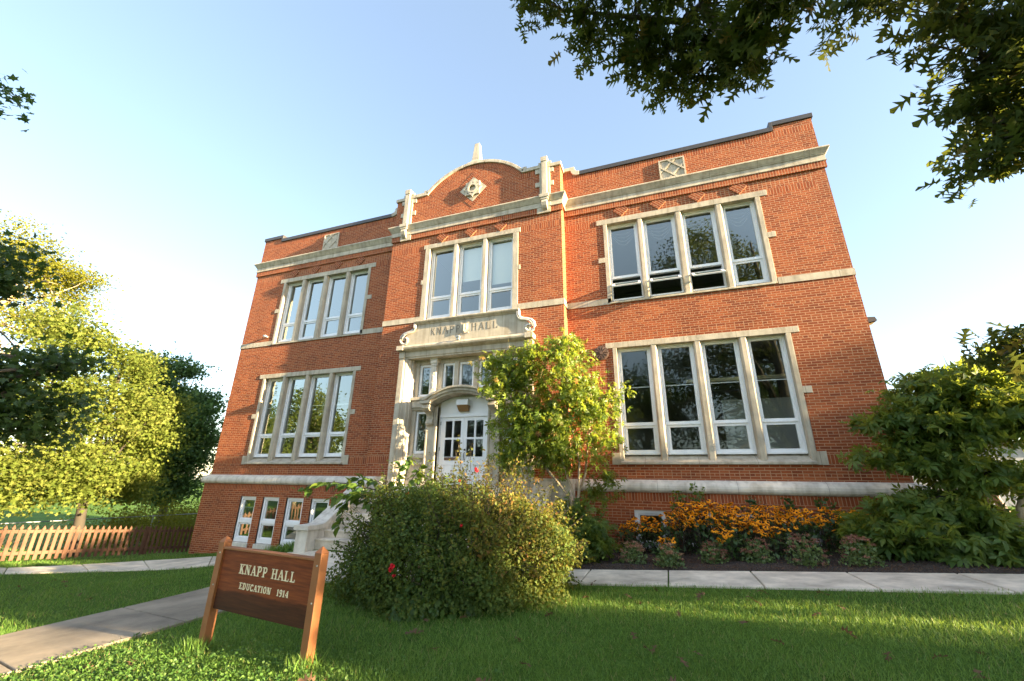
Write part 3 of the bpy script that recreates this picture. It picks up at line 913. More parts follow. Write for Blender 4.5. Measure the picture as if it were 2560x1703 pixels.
build_parapet()

# ---------------------------------------------------------------- windows
def build_surround(lights, y, zs, zh, ztop, lug, jo, mids, lower, name="window_surround"):
    """stone frame of a window group; lug = how far the head reaches past the jamb"""
    mb = MB()
    x0, x1 = lights[0][0] - jo, lights[-1][1] + jo
    yf, yb = y - .022, y + .27
    mb.box(x0 - lug, x1 + lug, yf, y + .02, zh - .03, ztop)                 # head
    mb.box(x0 + .01, x1 - .01, y + .02, yb, zh, ztop - .02)
    zb = zs + .045
    mb.box(x0, lights[0][0], yf, yb, zs + .02, zh - .03)
    mb.box(lights[-1][1], x1, yf, yb, zs + .02, zh - .03)
    mb.box(lights[0][0], lights[-1][1], y + .0, yb, zh - .03, zh)
    for z in mids:
        mb.box(x0 - lug, x0, yf, y + .03, z - .175, z); mb.box(x1, x1 + lug, yf, y + .03, z - .175, z)
    for (a, b), (c, d) in zip(lights[:-1], lights[1:]):
        ch = .035
        P = [(b, yb), (b, y + .05), (b + ch, y - .012), (c - ch, y - .012), (c, y + .05), (c, yb)]
        n = len(P)
        z0, z1 = zs + .05, zh - .03
        mb.add([(px, py, z0) for px, py in P] + [(px, py, z1) for px, py in P], [(i, (i + 1) % n, n + (i + 1) % n, n + i) for i in range(n)])
    if lower:
        mb.box(x0 - lug, x0 + .03, y - .03, y + .1, zs - .012, zs + .30); mb.box(x1 - .03, x1 + lug, y - .03, y + .1, zs - .012, zs + .30)
        prof = [(.075, zs), (.075, zs + .055), (-.27, zs + .25), (-.27, zs)]
        prof_run(mb, prof, x0 + .032, x1 - .032, y)
    else:
        prof = [(.045, zs), (.045, zs + .055), (-.27, zs + .15), (-.27, zs)]
        prof_run(mb, prof, x0 + .06, x1 - .06, y)
    return mb.build(name, M["stone"], B, bevel=.007)

def ring(mb, x0, x1, z0, z1, w, y0, y1, wb=None):
    wb = wb or w
    mb.box(x0, x1, y0, y1, z1 - w, z1); mb.box(x0, x1, y0, y1, z0, z0 + wb)
    mb.box(x0, x0 + w, y0, y1, z0 + wb, z1 - w); mb.box(x1 - w, x1, y0, y1, z0 + wb, z1 - w)

def pane(parent, x0, x1, z0, z1, y):
    mb = MB(); mb.quad((x0, y, z0), (x1, y, z0), (x1, y, z1), (x0, y, z1))
    return mb.build("pane", M["glass"], parent)

def build_window(x0, x1, z0, z1, zt_, y, opened=False, blind=0, bar=False, curtain=False):
    """white sash window: tall upper light over a small lower one; zt_ = middle of the transom"""
    yf = y + .10
    mb = MB()
    e = .002
    ring(mb, x0 + e, x1 - e, z0, z1 - e, .045, yf, yf + .16, .05)
    a, b = x0 + .047, x1 - .047
    ring(mb, a, b, zt_ + .012, z1 - .047, .062, yf + .05, yf + .12, .055)
    mb.box(a, b, yf + .03, yf + .14, zt_ - .028, zt_ + .012)
    if not opened:
        ring(mb, a + .02, b - .02, z0 + .052, zt_ - .028, .062, yf + .055, yf + .115, .075)
        mb.box(a, a + .02, yf + .05, yf + .13, z0 + .05, zt_ - .028); mb.box(b - .02, b, yf + .05, yf + .13, z0 + .05, zt_ - .028)
    w = mb.build("window", M["white"], B, bevel=.004)
    pane(w, a + .06, b - .06, zt_ + .06, z1 - .10, yf + .085)
    if not opened:
        pane(w, a + .08, b - .08, z0 + .12, zt_ - .085, yf + .085)
    else:
        # awning sash swung outwards
        L = zt_ - .028 - z0 - .06
        m2 = MB()
        ca, sa = math.cos(R(58)), math.sin(R(58))
        def T(u, v, d):    # u across, v down the sash, d thickness
            return (u, yf + .08 - v * sa + d * ca, zt_ - .17 - v * ca - d * sa)
        def bx(u0, u1, v0, v1, mi=0, d0=-.02, d1=.02):
            P = [T(u, v, d) for d in (d0, d1) for u, v in ((u0, v0), (u1, v0), (u1, v1), (u0, v1))]
            m2.add(P, [(0, 1, 2, 3), (7, 6, 5, 4), (0, 4, 5, 1), (1, 5, 6, 2), (2, 6, 7, 3), (3, 7, 4, 0)], None, mi)
        u0, u1 = a + .01, b - .01
        bx(u0, u1, 0, .06); bx(u0, u1, L - .07, L); bx(u0, u0 + .06, .06, L - .07); bx(u1 - .06, u1, .06, L - .07)
        m2.add([T(u, v, 0) for u, v in ((u0 + .06, .06), (u1 - .06, .06), (u1 - .06, L - .07), (u0 + .06, L - .07))], [(0, 1, 2, 3)], None, 1)
        m2.build("open_sash", [M["white"], M["glass"]], w)
    if bar:                         # slim meeting rail seen across the tall light
        m3 = MB(); zz = zt_ + (z1 - zt_) * .47
        m3.box(a + .06, b - .06, yf + .11, yf + .125, zz, zz + .022)
        m3.build("glazing_bar", M["white"], w)
    if blind:
        m3 = MB(); m3.box(x0 + .06, x1 - .06, yf + .20, yf + .206, z1 - (z1 - zt_) * blind, z1 - .05)
        m3.build("blind", M["blind"], w)
    if curtain:
        m3 = MB()
        for q in range(4):
            pts = []
            for t in np.linspace(0, 1, 13):
                pts.append((x0 + .12 + (x1 - x0 - .24) * t, yf + .22 + .01 * q, z1 - .16 - .05 * q - (.12 + .075 * q) * math.sin(math.pi * t)))
            m3.tube(pts, .009, 5)
        m3.build("curtain", M["curtain"], w)
    return w

def build_windows():
    for s in (1, -1):
        L = LOW if s > 0 else mir(LOW); U = UP if s > 0 else mir(UP); Bs = BASE if s > 0 else mir(BASE)
        build_surround(L, 0, 2.69, 5.995, 6.133, .20, .115, (4.556,), True)
        for k, (a, b) in enumerate(L): build_window(a, b, 2.945, 5.993, 3.745, 0.05, bar=True)
        build_surround(U, 0, 7.378, 10.235, 10.39, .205, .12, (8.99,), False)
        for k, (a, b) in enumerate(U):
            build_window(a, b, 7.535, 10.233, 8.32, .05, opened=(s > 0 and k < 3), curtain=s > 0)
        for k, (a, b) in enumerate(Bs):
            mb = MB()
            y = -.1
            ring(mb, a, b, .09, 1.57, .075, y + .045, y + .17, .13)
            mb.box(a + .075, b - .075, y + .055, y + .15, .70, .81)
            ring(mb, a + .075, b - .075, .81, 1.495, .05, y + .09, y + .14); ring(mb, a + .075, b - .075, .22, .70, .05, y + .09, y + .14)
            w = mb.build("window", M["white"], B, bevel=.004)
            pane(w, a + .12, b - .12, .86, 1.45, y + .115); pane(w, a + .12, b - .12, .27, .66, y + .115)
            mb = MB(); prof_run(mb, [(.03, -.075), (.03, .06), (-.12, .09), (-.12, -.075)], a - .03, b + .03, y)
            mb.build("window_sill", M["stone_lite"], w)
    build_surround(PAV, PY, 7.345, 10.25, 10.39, .075, .19, (8.97,), False)
    for k, (a, b) in enumerate(PAV):
        build_window(a, b, 7.50, 10.248, 8.29, PY + .05, blind=(0, .72, .86)[k])
    # rooms behind the glass
    mb = MB()
    def room(x0, x1, y0, y1, z0, z1):
        mb.quad((x0, y1, z0), (x1, y1, z0), (x1, y1, z1), (x0, y1, z1))
        mb.quad((x0, y0, z0), (x0, y1, z0), (x0, y1, z1), (x0, y0, z1)); mb.quad((x1, y0, z0), (x1, y1, z0), (x1, y1, z1), (x1, y0, z1))
        mb.quad((x0, y0, z0), (x1, y0, z0), (x1, y1, z0), (x0, y1, z0)); mb.quad((x0, y0, z1), (x1, y0, z1), (x1, y1, z1), (x0, y1, z1), 1)
    for s in (1, -1):
        X = lambda a, b: sorted((s * a, s * b))
        room(*X(4.0, 10.3), .30, 7, 2.1, 6.35); room(*X(4.0, 10.3), .30, 7, 6.8, 10.9); room(*X(4.0, 10.3), .12, 6, -.9, 1.85)
    room(-2.4, 2.4, PY + .32, 5, 6.9, 10.9); room(-2.2, 2.2, PY + .45, 6, 2.0, 6.2)
    mb.build("room", [M["plaster"], M["ceiling"]], B)
    mb = MB()
    mb.box(7.6, 9.9, 2.6, 2.7, 2.1, 4.75)                      # pale partition in the right hand classroom
    mb.build("room_partition", M["board"], B)
    mb = MB()
    mb.box(6.6, 9.6, 1.6, 1.85, 5.15, 5.25)
    mb.build("ceiling_lamp", M["cream"], B)
build_windows()

# ---------------------------------------------------------------- lettering from strokes
GL = {  # strokes: (points, width factor); unit height, thick = 1, thin = .45
 "K": (.72, [([(.17, 0), (.17, 1)], 1), ([(.22, .40), (.60, 1)], .45), ([(.32, .56), (.60, 0)], 1)], [(.17, 0), (.17, 1), (.60, 1), (.60, 0)]),
 "N": (.78, [([(.14, 0), (.14, 1)], .5), ([(.16, 1), (.62, 0)], 1), ([(.64, 0), (.64, 1)], .5)], [(.14, 0), (.12, 1), (.64, 1)]),
 "A": (.74, [([(.10, 0), (.37, 1)], .45), ([(.37, 1), (.64, 0)], 1), ([(.19, .33), (.54, .33)], .4)], [(.10, 0), (.64, 0)]),
 "P": (.66, [([(.17, 0), (.17, 1)], 1), ([(.17, .97), (.42, .97), (.54, .86), (.54, .62), (.42, .48), (.17, .48)], .7)], [(.17, 0), (.14, 1)]),
 "H": (.78, [([(.16, 0), (.16, 1)], 1), ([(.62, 0), (.62, 1)], 1), ([(.16, .52), (.62, .52)], .45)], [(.16, 0), (.16, 1), (.62, 0), (.62, 1)]),
 "L": (.64, [([(.17, 0), (.17, 1)], 1), ([(.17, .035), (.56, .035), (.57, .25)], .5)], [(.17, 1), (.14, 0)]),
 "E": (.64, [([(.17, 0), (.17, 1)], 1), ([(.17, .035), (.56, .035), (.56, .22)], .5), ([(.17, .965), (.53, .965), (.53, .8)], .5), ([(.17, .51), (.42, .51)], .45)], [(.14, 0), (.14, 1)]),
 "D": (.74, [([(.17, 0), (.17, 1)], 1), ([(.17, .97), (.40, .97), (.58, .78), (.60, .5), (.58, .22), (.40, .03), (.17, .03)], .7)], [(.14, 0), (.14, 1)]),
 "U": (.74, [([(.16, 1), (.16, .25), (.26, .05), (.40, .03), (.54, .08), (.61, .25), (.61, 1)], .7)], [(.16, 1), (.61, 1)]),
 "C": (.70, [([(.60, .78), (.56, .92), (.40, .97), (.24, .9), (.15, .7), (.13, .5), (.15, .3), (.24, .1), (.40, .03), (.54, .08), (.61, .22)], .8)], []),
 "T": (.66, [([(.33, 0), (.33, 1)], 1), ([(.05, .80), (.06, .965), (.60, .965), (.61, .80)], .5)], [(.33, 0)]),
 "I": (.36, [([(.18, 0), (.18, 1)], 1)], [(.18, 0), (.18, 1)]),
 "O": (.76, [([(.38, .97), (.24, .9), (.15, .7), (.13, .5), (.15, .3), (.24, .1), (.38, .03), (.52, .1), (.61, .3), (.63, .5), (.61, .7), (.52, .9), (.38, .97)], .8)], []),
 "1": (.40, [([(.20, 0), (.20, 1)], 1), ([(.06, .82), (.20, .98)], .5)], [(.20, 0)]),
 "9": (.58, [([(.44, .62), (.40, .50), (.28, .45), (.16, .52), (.11, .70), (.16, .90), (.28, .97), (.40, .90), (.46, .70), (.44, .35), (.34, .08), (.16, .02)], .75)], []),
 "4": (.60, [([(.42, 0), (.42, 1)], 1), ([(.42, .98), (.06, .30)], .45), ([(.06, .27), (.56, .27)], .5)], [(.42, 0)]),
 " ": (.5, [], []),
}
def letter_mesh(mb, text, place, height, width, thick, serif=True, squeeze=1.0, gap=.08, d0=0.0):
    """place(u, v, d) -> world point; strokes are laid one a hair above the other; returns the length"""
    tot = sum(GL[c][0] * squeeze + gap for c in text) - gap
    k = width / tot
    u = 0.0; n = 0
    for c in text:
        w, strokes, serifs = GL[c]
        def put(q):
            nonlocal n
            n += 1; d1 = d0 + .0030 + .0004 * (n % 9)
            P = [place(a, b, d1) for a, b in q] + [place(a, b, d0 - .002) for a, b in q]
            m = len(q)
            mb.add(P, [tuple(range(m))] + [(i, m + i, m + (i + 1) % m, (i + 1) % m) for i in range(m)])
        for pts, wf in strokes:
            hw = thick * wf / 2
            Q = [((u + p[0] * squeeze) * k, p[1] * height) for p in pts]
            for (ax, ay), (bx, by) in zip(Q[:-1], Q[1:]):
                L = math.hypot(bx - ax, by - ay) or 1
                ex, ey = (bx - ax) / L, (by - ay) / L
                ext = hw * .35 if len(Q) > 2 else 0
                ax2, ay2, bx2, by2 = ax - ex * ext, ay - ey * ext, bx + ex * ext, by + ey * ext
                nx, ny = -ey * hw, ex * hw
                put([(ax2 + nx, ay2 + ny), (ax2 - nx, ay2 - ny), (bx2 - nx, by2 - ny), (bx2 + nx, by2 + ny)])
        if serif:
            for sx, sy in serifs:
                cx = (u + sx * squeeze) * k; sw = thick * 1.05; sh = height * .075
                y0 = 0 if sy == 0 else height - sh
                put([(cx - sw, y0), (cx + sw, y0), (cx + sw, y0 + sh), (cx - sw, y0 + sh)])
        u += w * squeeze + gap
    return tot * k

# ---------------------------------------------------------------- entrance
def build_entrance():
    ent = None
    yb = PY + .20                       # recessed field
    mb = MB()
    holes = [(-1.74, -1.28, 4.80, 5.88), (1.28, 1.74, 4.80, 5.88), (-.86, .86, 5.0, 5.88), (-1.74, -1.28, 3.0, 4.32), (1.28, 1.74, 3.0, 4.32), (-.84, .84, 2.0, 4.72)]
    wall_grid(mb, yb, -2.1, 2.1, 2.0, 6.1, holes)
    for x0, x1, z0, z1 in holes:        # reveals
        mb.quad((x0, yb, z0), (x0, yb, z1), (x0, yb + .16, z1), (x0, yb + .16, z0)); mb.quad((x1, yb, z1), (x1, yb, z0), (x1, yb + .16, z0), (x1, yb + .16, z1))
        mb.quad((x0, yb, z1), (x1, yb, z1), (x1, yb + .16, z1), (x0, yb + .16, z1)); mb.quad((x1, yb, z0), (x0, yb, z0), (x0, yb + .16, z0), (x1, yb + .16, z0))
    for s in (1, -1):
        # outer pilaster with splayed, moulded inner edge (plan outline swept upwards)
        P = [(2.32, PY + .02), (2.32, PY - .17), (2.14, PY - .17), (2.12, PY - .13), (2.07, PY - .13), (1.99, PY - .05), (1.96, PY - .05), (1.93, PY + .04), (1.90, PY + .04), (1.86, yb + .002), (1.86, yb + .03), (2.32, yb + .03)]
        if s < 0: P = [(-x, y) for x, y in reversed(P)]
        P = P[::-1]
        n = len(P)
        mb.add([(x, y, 2.0) for x, y in P] + [(x, y, 6.05) for x, y in P], [(i, (i + 1) % n, n + (i + 1) % n, n + i) for i in range(n)] + [tuple(range(n, 2 * n))])
        X = lambda a, b: sorted((s * a, s * b))
        mb.box(*X(.27, .42), yb - .03, yb + .14, 5.0, 5.88) if s > 0 else mb.box(*X(.27, .42), yb - .03, yb + .14, 5.0, 5.88)
        # band between the upper and lower side lights
        mb.box(*X(1.27, 1.86), yb - .10, yb, 4.43, 4.66); mb.box(*X(1.25, 1.87), yb - .15, yb, 4.66, 4.76); mb.box(*X(1.27, 1.86), yb - .05, yb, 4.36, 4.43)
        # sill and the panel with a saltire under the side light
        mb.box(*X(1.27, 1.86), yb - .09, yb, 2.86, 2.94); mb.box(*X(1.27, 1.86), yb - .06, yb, 2.66, 2.73)
        mb.box(*X(1.27, 1.86), yb - .07, yb, 2.0, 2.2)
        for q, (za, zb_) in enumerate(((2.27, 2.60), (2.60, 2.27))):
            L = [(s * 1.36, za), (s * 1.68, zb_)]
            dx, dz = L[1][0] - L[0][0], L[1][1] - L[0][1]; l = math.hypot(dx, dz); nx, nz = -dz / l * .018, dx / l * .018
            out = [(L[0][0] + nx, L[0][1] + nz), (L[0][0] - nx, L[0][1] - nz), (L[1][0] - nx, L[1][1] - nz), (L[1][0] + nx, L[1][1] + nz)]
            mb.prism(out, yb - .02 - .004 * q, yb)
        # pier beside the door
        mb.box(*X(.86, 1.25), yb - .12, yb, 2.0, 4.42); mb.box(*X(.86, .92), yb - .15, yb, 2.0, 4.40); mb.box(*X(1.19, 1.25), yb - .14, yb, 2.0, 3.70)
        mb.box(*X(.85, 1.27), yb - .17, yb, 2.0, 2.18)
    # entablature
    E1 = [(-.2, 6.03), (.12, 6.03), (.12, 6.08), (.15, 6.09), (.15, 6.25), (.19, 6.27), (.26, 6.29), (.32, 6.33), (.335, 6.38), (.31, 6.43), (.26, 6.46), (-.2, 6.50)]
    prof_run(mb, E1, -2.12, 2.12, PY)
    E2 = [(.19, 6.30), (.28, 6.33), (.30, 6.38), (.28, 6.43), (.15, 6.46), (.15, 6.05), (.19, 6.05)]
    for s in (1, -1):
        X = lambda a, b: sorted((s * a, s * b))
        mb.box(*X(2.12, 2.33), PY - .20, PY + .1, 6.05, 6.27); mb.box(*X(2.12, 2.38), PY - .335, PY + .1, 6.29, 6.45)
    ent = mb.build("entrance_surround", M["stone"], B, bevel=.008)
    # colonnettes between the upper lights
    for s in (1, -1):
        mb = MB()
        X = lambda a, b: sorted((s * a, s * b))
        mb.box(*X(.98, 1.24), yb - .18, yb, 5.86, 5.98); mb.box(*X(1.0, 1.22), yb - .15, yb, 5.78, 5.86); mb.box(*X(.97, 1.25), yb - .20, yb, 5.98, 6.04)
        mb.box(*X(1.03, 1.19), yb - .13, yb, 4.92, 5.78); mb.box(*X(1.0, 1.22), yb - .15, yb, 4.80, 4.92); mb.box(*X(.96, 1.26), yb - .18, yb, 4.74, 4.80)
        cx = s * 1.11
        for z in (5.12, 5.36, 5.60):
            mb.prism([(cx - .045, z), (cx, z - .10), (cx + .045, z), (cx, z + .10)], yb - .15, yb - .129)
        mb.build("colonnette", M["stone_lite"], ent, bevel=.006)
        # scrolled console carrying the hood
        mb = MB()
        prof = [(yb - .10, 3.82), (yb - .20, 3.84), (yb - .24, 3.90), (yb - .22, 3.97), (yb - .17, 4.02), (yb - .19, 4.12), (yb - .28, 4.22), (yb - .42, 4.26), (yb - .50, 4.33), (yb - .49, 4.42), (yb - .42, 4.47), (yb - .0, 4.47), (yb - .0, 3.82)]
        x0, x1 = X(.99, 1.22); n = len(prof)
        mb.add([(x0, y, z) for y, z in prof] + [(x1, y, z) for y, z in prof], [tuple(range(n)), tuple(range(2 * n - 1, n - 1, -1))] + [(i, n + i, n + (i + 1) % n, (i + 1) % n) for i in range(n)])
        mb.box(*X(.95, 1.30), yb - .54, yb, 4.47, 4.56)
        mb.tube([(x0 - .01, yb - .42, 4.36), (x1 + .01, yb - .42, 4.36)], .075, 14)
        mb.tube([(x0 - .012, yb - .17, 3.91), (x1 + .012, yb - .17, 3.91)], .06, 12)
        mb.build("console", M["stone"], ent, bevel=.006)
    # segmental hood
    mb = MB()
    def arc(r0, r1, cz, half, y0, y1, n=22):
        for k in range(n):
            a0 = -half + 2 * half * k / n; a1 = -half + 2 * half * (k + 1) / n
            q = [(r * math.sin(a), cz + r * math.cos(a)) for r, a in ((r0, a0), (r0, a1), (r1, a1), (r1, a0))]
            P = [(x, y0, z) for x, z in q] + [(x, y1, z) for x, z in q]
            F = [(0, 1, 2, 3), (3, 2, 6, 7), (1, 0, 4, 5)]
            if k == 0: F.append((0, 3, 7, 4))
            if k == n - 1: F.append((2, 1, 5, 6))
            mb.add(P, F)
    h = math.asin(1.14 / 1.98)
    arc(1.865, 1.93, 2.895, h, yb - .44, yb); arc(1.93, 2.02, 2.895, h, yb - .50, yb); arc(2.02, 2.085, 2.895, h * .985, yb - .56, yb)
    mb.build("door_hood", M["stone"], ent, bevel=.006)
    # windows of the entrance
    for x0, x1, z0, z1 in ((-1.74, -1.28, 4.80, 5.88), (1.28, 1.74, 4.80, 5.88), (-.86, -.42, 5.0, 5.88), (-.27, .27, 5.0, 5.88), (.42, .86, 5.0, 5.88), (-1.74, -1.28, 3.0, 4.32), (1.28, 1.74, 3.0, 4.32)):
        mb = MB(); ring(mb, x0 + .003, x1 - .003, z0 + .003, z1 - .003, .075, yb + .05, yb + .15)
        w = mb.build("window", M["white"], B, bevel=.004)
        pane(w, x0 + .075, x1 - .075, z0 + .075, z1 - .075, yb + .10)
    # white panel over the doors
    mb = MB()
    out = [(-.84, 4.16), (.84, 4.16)]
    for k in range(17):
        x = .84 - 1.68 * k / 16; out.append((x, 2.895 + math.sqrt(1.872 ** 2 - x * x)))
    mb.prism(out, yb + .03, yb + .10)
    mb.box(-.84, .84, yb + .0, yb + .10, 4.09, 4.16)
    mb.build("transom_panel", M["door_white"], B, bevel=.004)
    # door lamp
    mb = MB()
    mb.box(-.20, .20, yb - .20, yb + .03, 4.43, 4.60)
    lamp = mb.build("door_lamp", M["door_white"], B, bevel=.01)
    mb = MB()
    x0, x1 = -.185, .185
    P = [(x0, yb - .18, 4.43), (x1, yb - .18, 4.43), (x1, yb + .03, 4.43), (x0, yb + .03, 4.43), (x0 + .02, yb - .05, 4.25), (x1 - .02, yb - .05, 4.25), (x1 - .02, yb + .03, 4.25), (x0 + .02, yb + .03, 4.25)]
    mb.add(P, [(0, 4, 5, 1), (1, 5, 6, 2), (3, 7, 4, 0), (4, 7, 6, 5)])
    mb.build("lamp_lens", M["lens"], lamp)
    # double doors
    for s in (1, -1):
        mb = MB()
        X = lambda a, b: sorted((s * a, s * b))
        y0, y1 = yb + .045, yb + .095
        xs = [.004, .105, .345, .405, .645, .815] if s > 0 else [.004, .105, .345, .405, .645, .815]
        zs = [2.09, 2.28, 2.66, 2.90, 3.41, 3.47, 3.98, 4.085]
        for a, b in zip(xs[:-1], xs[1:]):
            for c, d in zip(zs[:-1], zs[1:]):
                colp = (a, b) in ((.105, .345), (.405, .645))
                if colp and (c, d) in ((2.90, 3.41), (3.47, 3.98)): continue
                if colp and (c, d) == (2.28, 2.66):
                    mb.box(*X(a, b), y0 + .02, y1, c, d); continue
                mb.box(*X(a, b), y0, y1, c, d)
        mb.box(*X(.822, .84), yb + .01, yb + .1, 2.05, 4.09)
        dr = mb.build("door", M["door_white"], B)
        for a, b in ((.105, .345), (.405, .645)):
            for c, d in ((2.90, 3.41), (3.47, 3.98)):
                pane(dr, *X(a, b), c, d, y0 + .025)
        mb = MB()
        hx = s * .055
        mb.tube([(hx, y0, 3.02), (hx, y0 - .045, 3.0), (hx, y0 - .05, 2.92), (hx + s * .012, y0 - .045, 2.84), (hx, y0, 2.80)], (.014, .011, .012, .011, .016), 8)
        if s > 0: mb.tube([(hx, y0, 3.10), (hx, y0 - .03, 3.10)], .028, 10)
        mb.build("handle", M["black_metal"], dr, smooth=True)
        mb = MB()
        for z in (2.30, 3.08, 3.86): mb.box(*X(.805, .83), y0 - .012, y0 + .01, z, z + .11)
        mb.build("hinge", M["black_metal"], dr)
        if s < 0:
            mb = MB(); mb.box(-.62, -.17, y0 - .012, y0 + .002, 2.795, 2.885)
            mb.build("plaque", M["plaque"], dr)
    mb = MB(); mb.box(-.9, .9, yb - .02, yb + .3, 1.99, 2.09); mb.build("threshold", M["stone"], B)
    # name panel above the entrance
    mb = MB()
    out = [(-2.05, 6.44), (2.05, 6.44), (2.22, 6.60), (2.20, 6.86), (2.05, 6.97), (1.93, 7.02), (1.87, 7.12), (1.85, 7.24),
           (-1.85, 7.24), (-1.87, 7.12), (-1.93, 7.02), (-2.05, 6.97), (-2.20, 6.86), (-2.22, 6.60)]
    mb.prism(out, PY - .10, PY + .02)
    C1 = [(-.05, 7.22), (.13, 7.22), (.14, 7.25), (.17, 7.26), (.20, 7.29), (.21, 7.32), (.20, 7.345), (-.05, 7.35)]
    prof_run(mb, C1, -1.88, 1.88, PY)
    npan = mb.build("name_panel", M["stone"], B, bevel=.006)
    for s in (1, -1):
        mb = MB()
        y = PY - .12
        pts = [(1.87, 7.27), (1.87, 7.13), (1.92, 7.04), (2.02, 6.99), (2.13, 6.97), (2.27, 6.93), (2.36, 6.84), (2.385, 6.72), (2.34, 6.61), (2.25, 6.56), (2.15, 6.58), (2.10, 6.66), (2.12, 6.75), (2.19, 6.79), (2.25, 6.75), (2.245, 6.69)]
        mb.tube([(s * x, y, z) for x, z in pts], [.05] * 10 + [.045, .04, .036, .032, .03, .03], 10)
        mb.tube([(s * x * .975, y - .02, z - .02) for x, z in pts[:8]], .03, 8)
        mb.build("scroll", M["stone_lite"], npan, smooth=True)
    mb = MB()
    def pl(x0): return lambda u, v, d: (x0 + u, PY - .10 - d, 6.79 + v)
    letter_mesh(mb, "KNAPP", pl(-1.25), .255, 1.10, .024, serif=False, gap=.16, d0=.0)
    mb.build("lettering", M["cut_shade"], npan); mb = MB()
    letter_mesh(mb, "HALL", pl(.24), .255, .93, .024, serif=False, gap=.16, d0=.0)
    mb.build("lettering", M["cut_shade"], npan)
    mb = MB()
    y = PY - .10
    def sh(w, h0, h1, d): mb.prism([(-w, 6.92 + h1), (-w, 6.92 - h0 * .3), (0, 6.92 - h0), (w, 6.92 - h0 * .3), (w, 6.92 + h1)], y - d, y + .005)
    sh(.13, .20, .19, .012); sh(.10, .16, .15, .035)
    mb.tube([(0, y - .05, 6.80), (0, y - .05, 7.04)], .02, 8)
    for s in (1, -1):
        mb.box(*sorted((s * .02, s * .085)), y - .05, y - .03, 6.90, 6.94)
        mb.box(*sorted((s * .10, s * .16)), y - .02, y, 7.08, 7.12); mb.box(*sorted((s * .10, s * .16)), y - .02, y, 6.73, 6.77)
    mb.build("emblem", M["stone"], npan, bevel=.004)
    mb = MB(); mb.box(-.14, -.05, PY - .36, PY - .27, 6.45, 6.56); mb.box(-.16, -.03, PY - .40, PY - .27, 6.53, 6.57)
    mb.build("panel_spotlight", M["galv"], npan)
    # steps, cheek walls, landing pedestals
    mb = MB()
    n = 8; y = -2.91; z = .64; rz = (2.05 - z) / n; tr = .28
    for k in range(n):
        mb.box(-2.6, 2.6, y + k * tr, PY, z + k * rz - (.0 if k else .5), z + (k + 1) * rz, skip="b")
        mb.box(-2.6, 2.6, y + k * tr - .02, y + k * tr, z + (k + 1) * rz - .045, z + (k + 1) * rz - .001)
    st = mb.build("entrance_steps", M["concrete"], B, bevel=.008)
    for s in (1, -1):
        mb = MB()
        x0, x1 = sorted((s * 2.6, s * 2.95))
        def run(prof, a, b):
            m = len(prof)
            mb.add([(a, yy, zz) for yy, zz in prof] + [(b, yy, zz) for yy, zz in prof], [tuple(range(m)), tuple(range(2 * m - 1, m - 1, -1))] + [(i, m + i, m + (i + 1) % m, (i + 1) % m) for i in range(m)])
        run([(-3.20, -.3), (-3.20, 1.02), (-2.78, 1.02), (-2.66, 1.06), (-1.05, 2.14), (-1.05, -.3)], x0, x1)
        run([(-3.26, 1.02), (-3.26, 1.13), (-2.86, 1.13), (-2.74, 1.15), (-2.64, 1.20), (-1.05, 2.27), (-1.05, 2.14), (-2.66, 1.06), (-2.78, 1.02)], x0 - .05, x1 + .05)
        # pedestal beside the landing
        a, b = sorted((s * 2.45, s * 3.42))
        mb.box(a, b, -1.06, PY + .1, -.3, 2.18); mb.box(a - .03, b + .03, -1.10, PY + .1, 2.18, 2.30)
        mb.box(min(s * 2.6, s * 3.30), max(s * 2.6, s * 3.30), -1.075, -1.06, 1.9, 2.02)
        mb.build("cheek_wall", M["stone_lite"], st, bevel=.012)
build_entrance()

# small fittings
mb = MB()
c = (4.27, 0, 5.84)
ringp = [(.20 * math.cos(R(15 * k)), .20 * math.sin(R(15 * k))) for k in range(24)]
mb.prism([(c[0] + x, c[2] + z) for x, z in ringp], -.05, .02)
mb.prism([(c[0] + x * 1.08, c[2] + z * 1.08) for x, z in ringp], -.03, .015)
for k in range(12):
    a = R(30 * k + 8); ca, sa = math.cos(a), math.sin(a)
    q = [(.06, -.008), (.18, -.02), (.18, .02), (.06, .008)]
    mb.prism([(c[0] + u * ca - v * sa, c[2] + u * sa + v * ca) for u, v in q], -.078, -.048)
mb.prism([(c[0] + x * .25, c[2] + z * .25) for x, z in ringp], -.09, -.048)
mb.build("round_vent", M["vent"], B)
mb = MB()
mb.box(-9.42, -9.36, -.10, 0.01, 7.74, 7.80); mb.box(-9.46, -9.34, -.17, -.09, 7.735, 7.81)
mb.build("wall_bracket", M["galv"], B, bevel=.005)
mb = MB()
P = [(WX, -.02, 6.32), (WX + .30, -.02, 6.30), (WX + .30, .28, 6.30), (WX, .28, 6.32), (WX, -.02, 6.13), (WX + .33, -.02, 6.20), (WX + .33, .28, 6.20), (WX, .28, 6.13)]
P = [(x, y + .35, z) for x, y, z in P]
mb.add(P, [(3, 2, 1, 0), (0, 1, 5, 4), (1, 2, 6, 5), (2, 3, 7, 6)])
wl = mb.build("wall_lamp", M["coping"], B)
mb = MB(); mb.quad((WX, .36, 6.10), (WX + .30, .36, 6.175), (WX + .30, .6, 6.175), (WX, .6, 6.10)); mb.build("lamp_lens", M["cream"], wl)

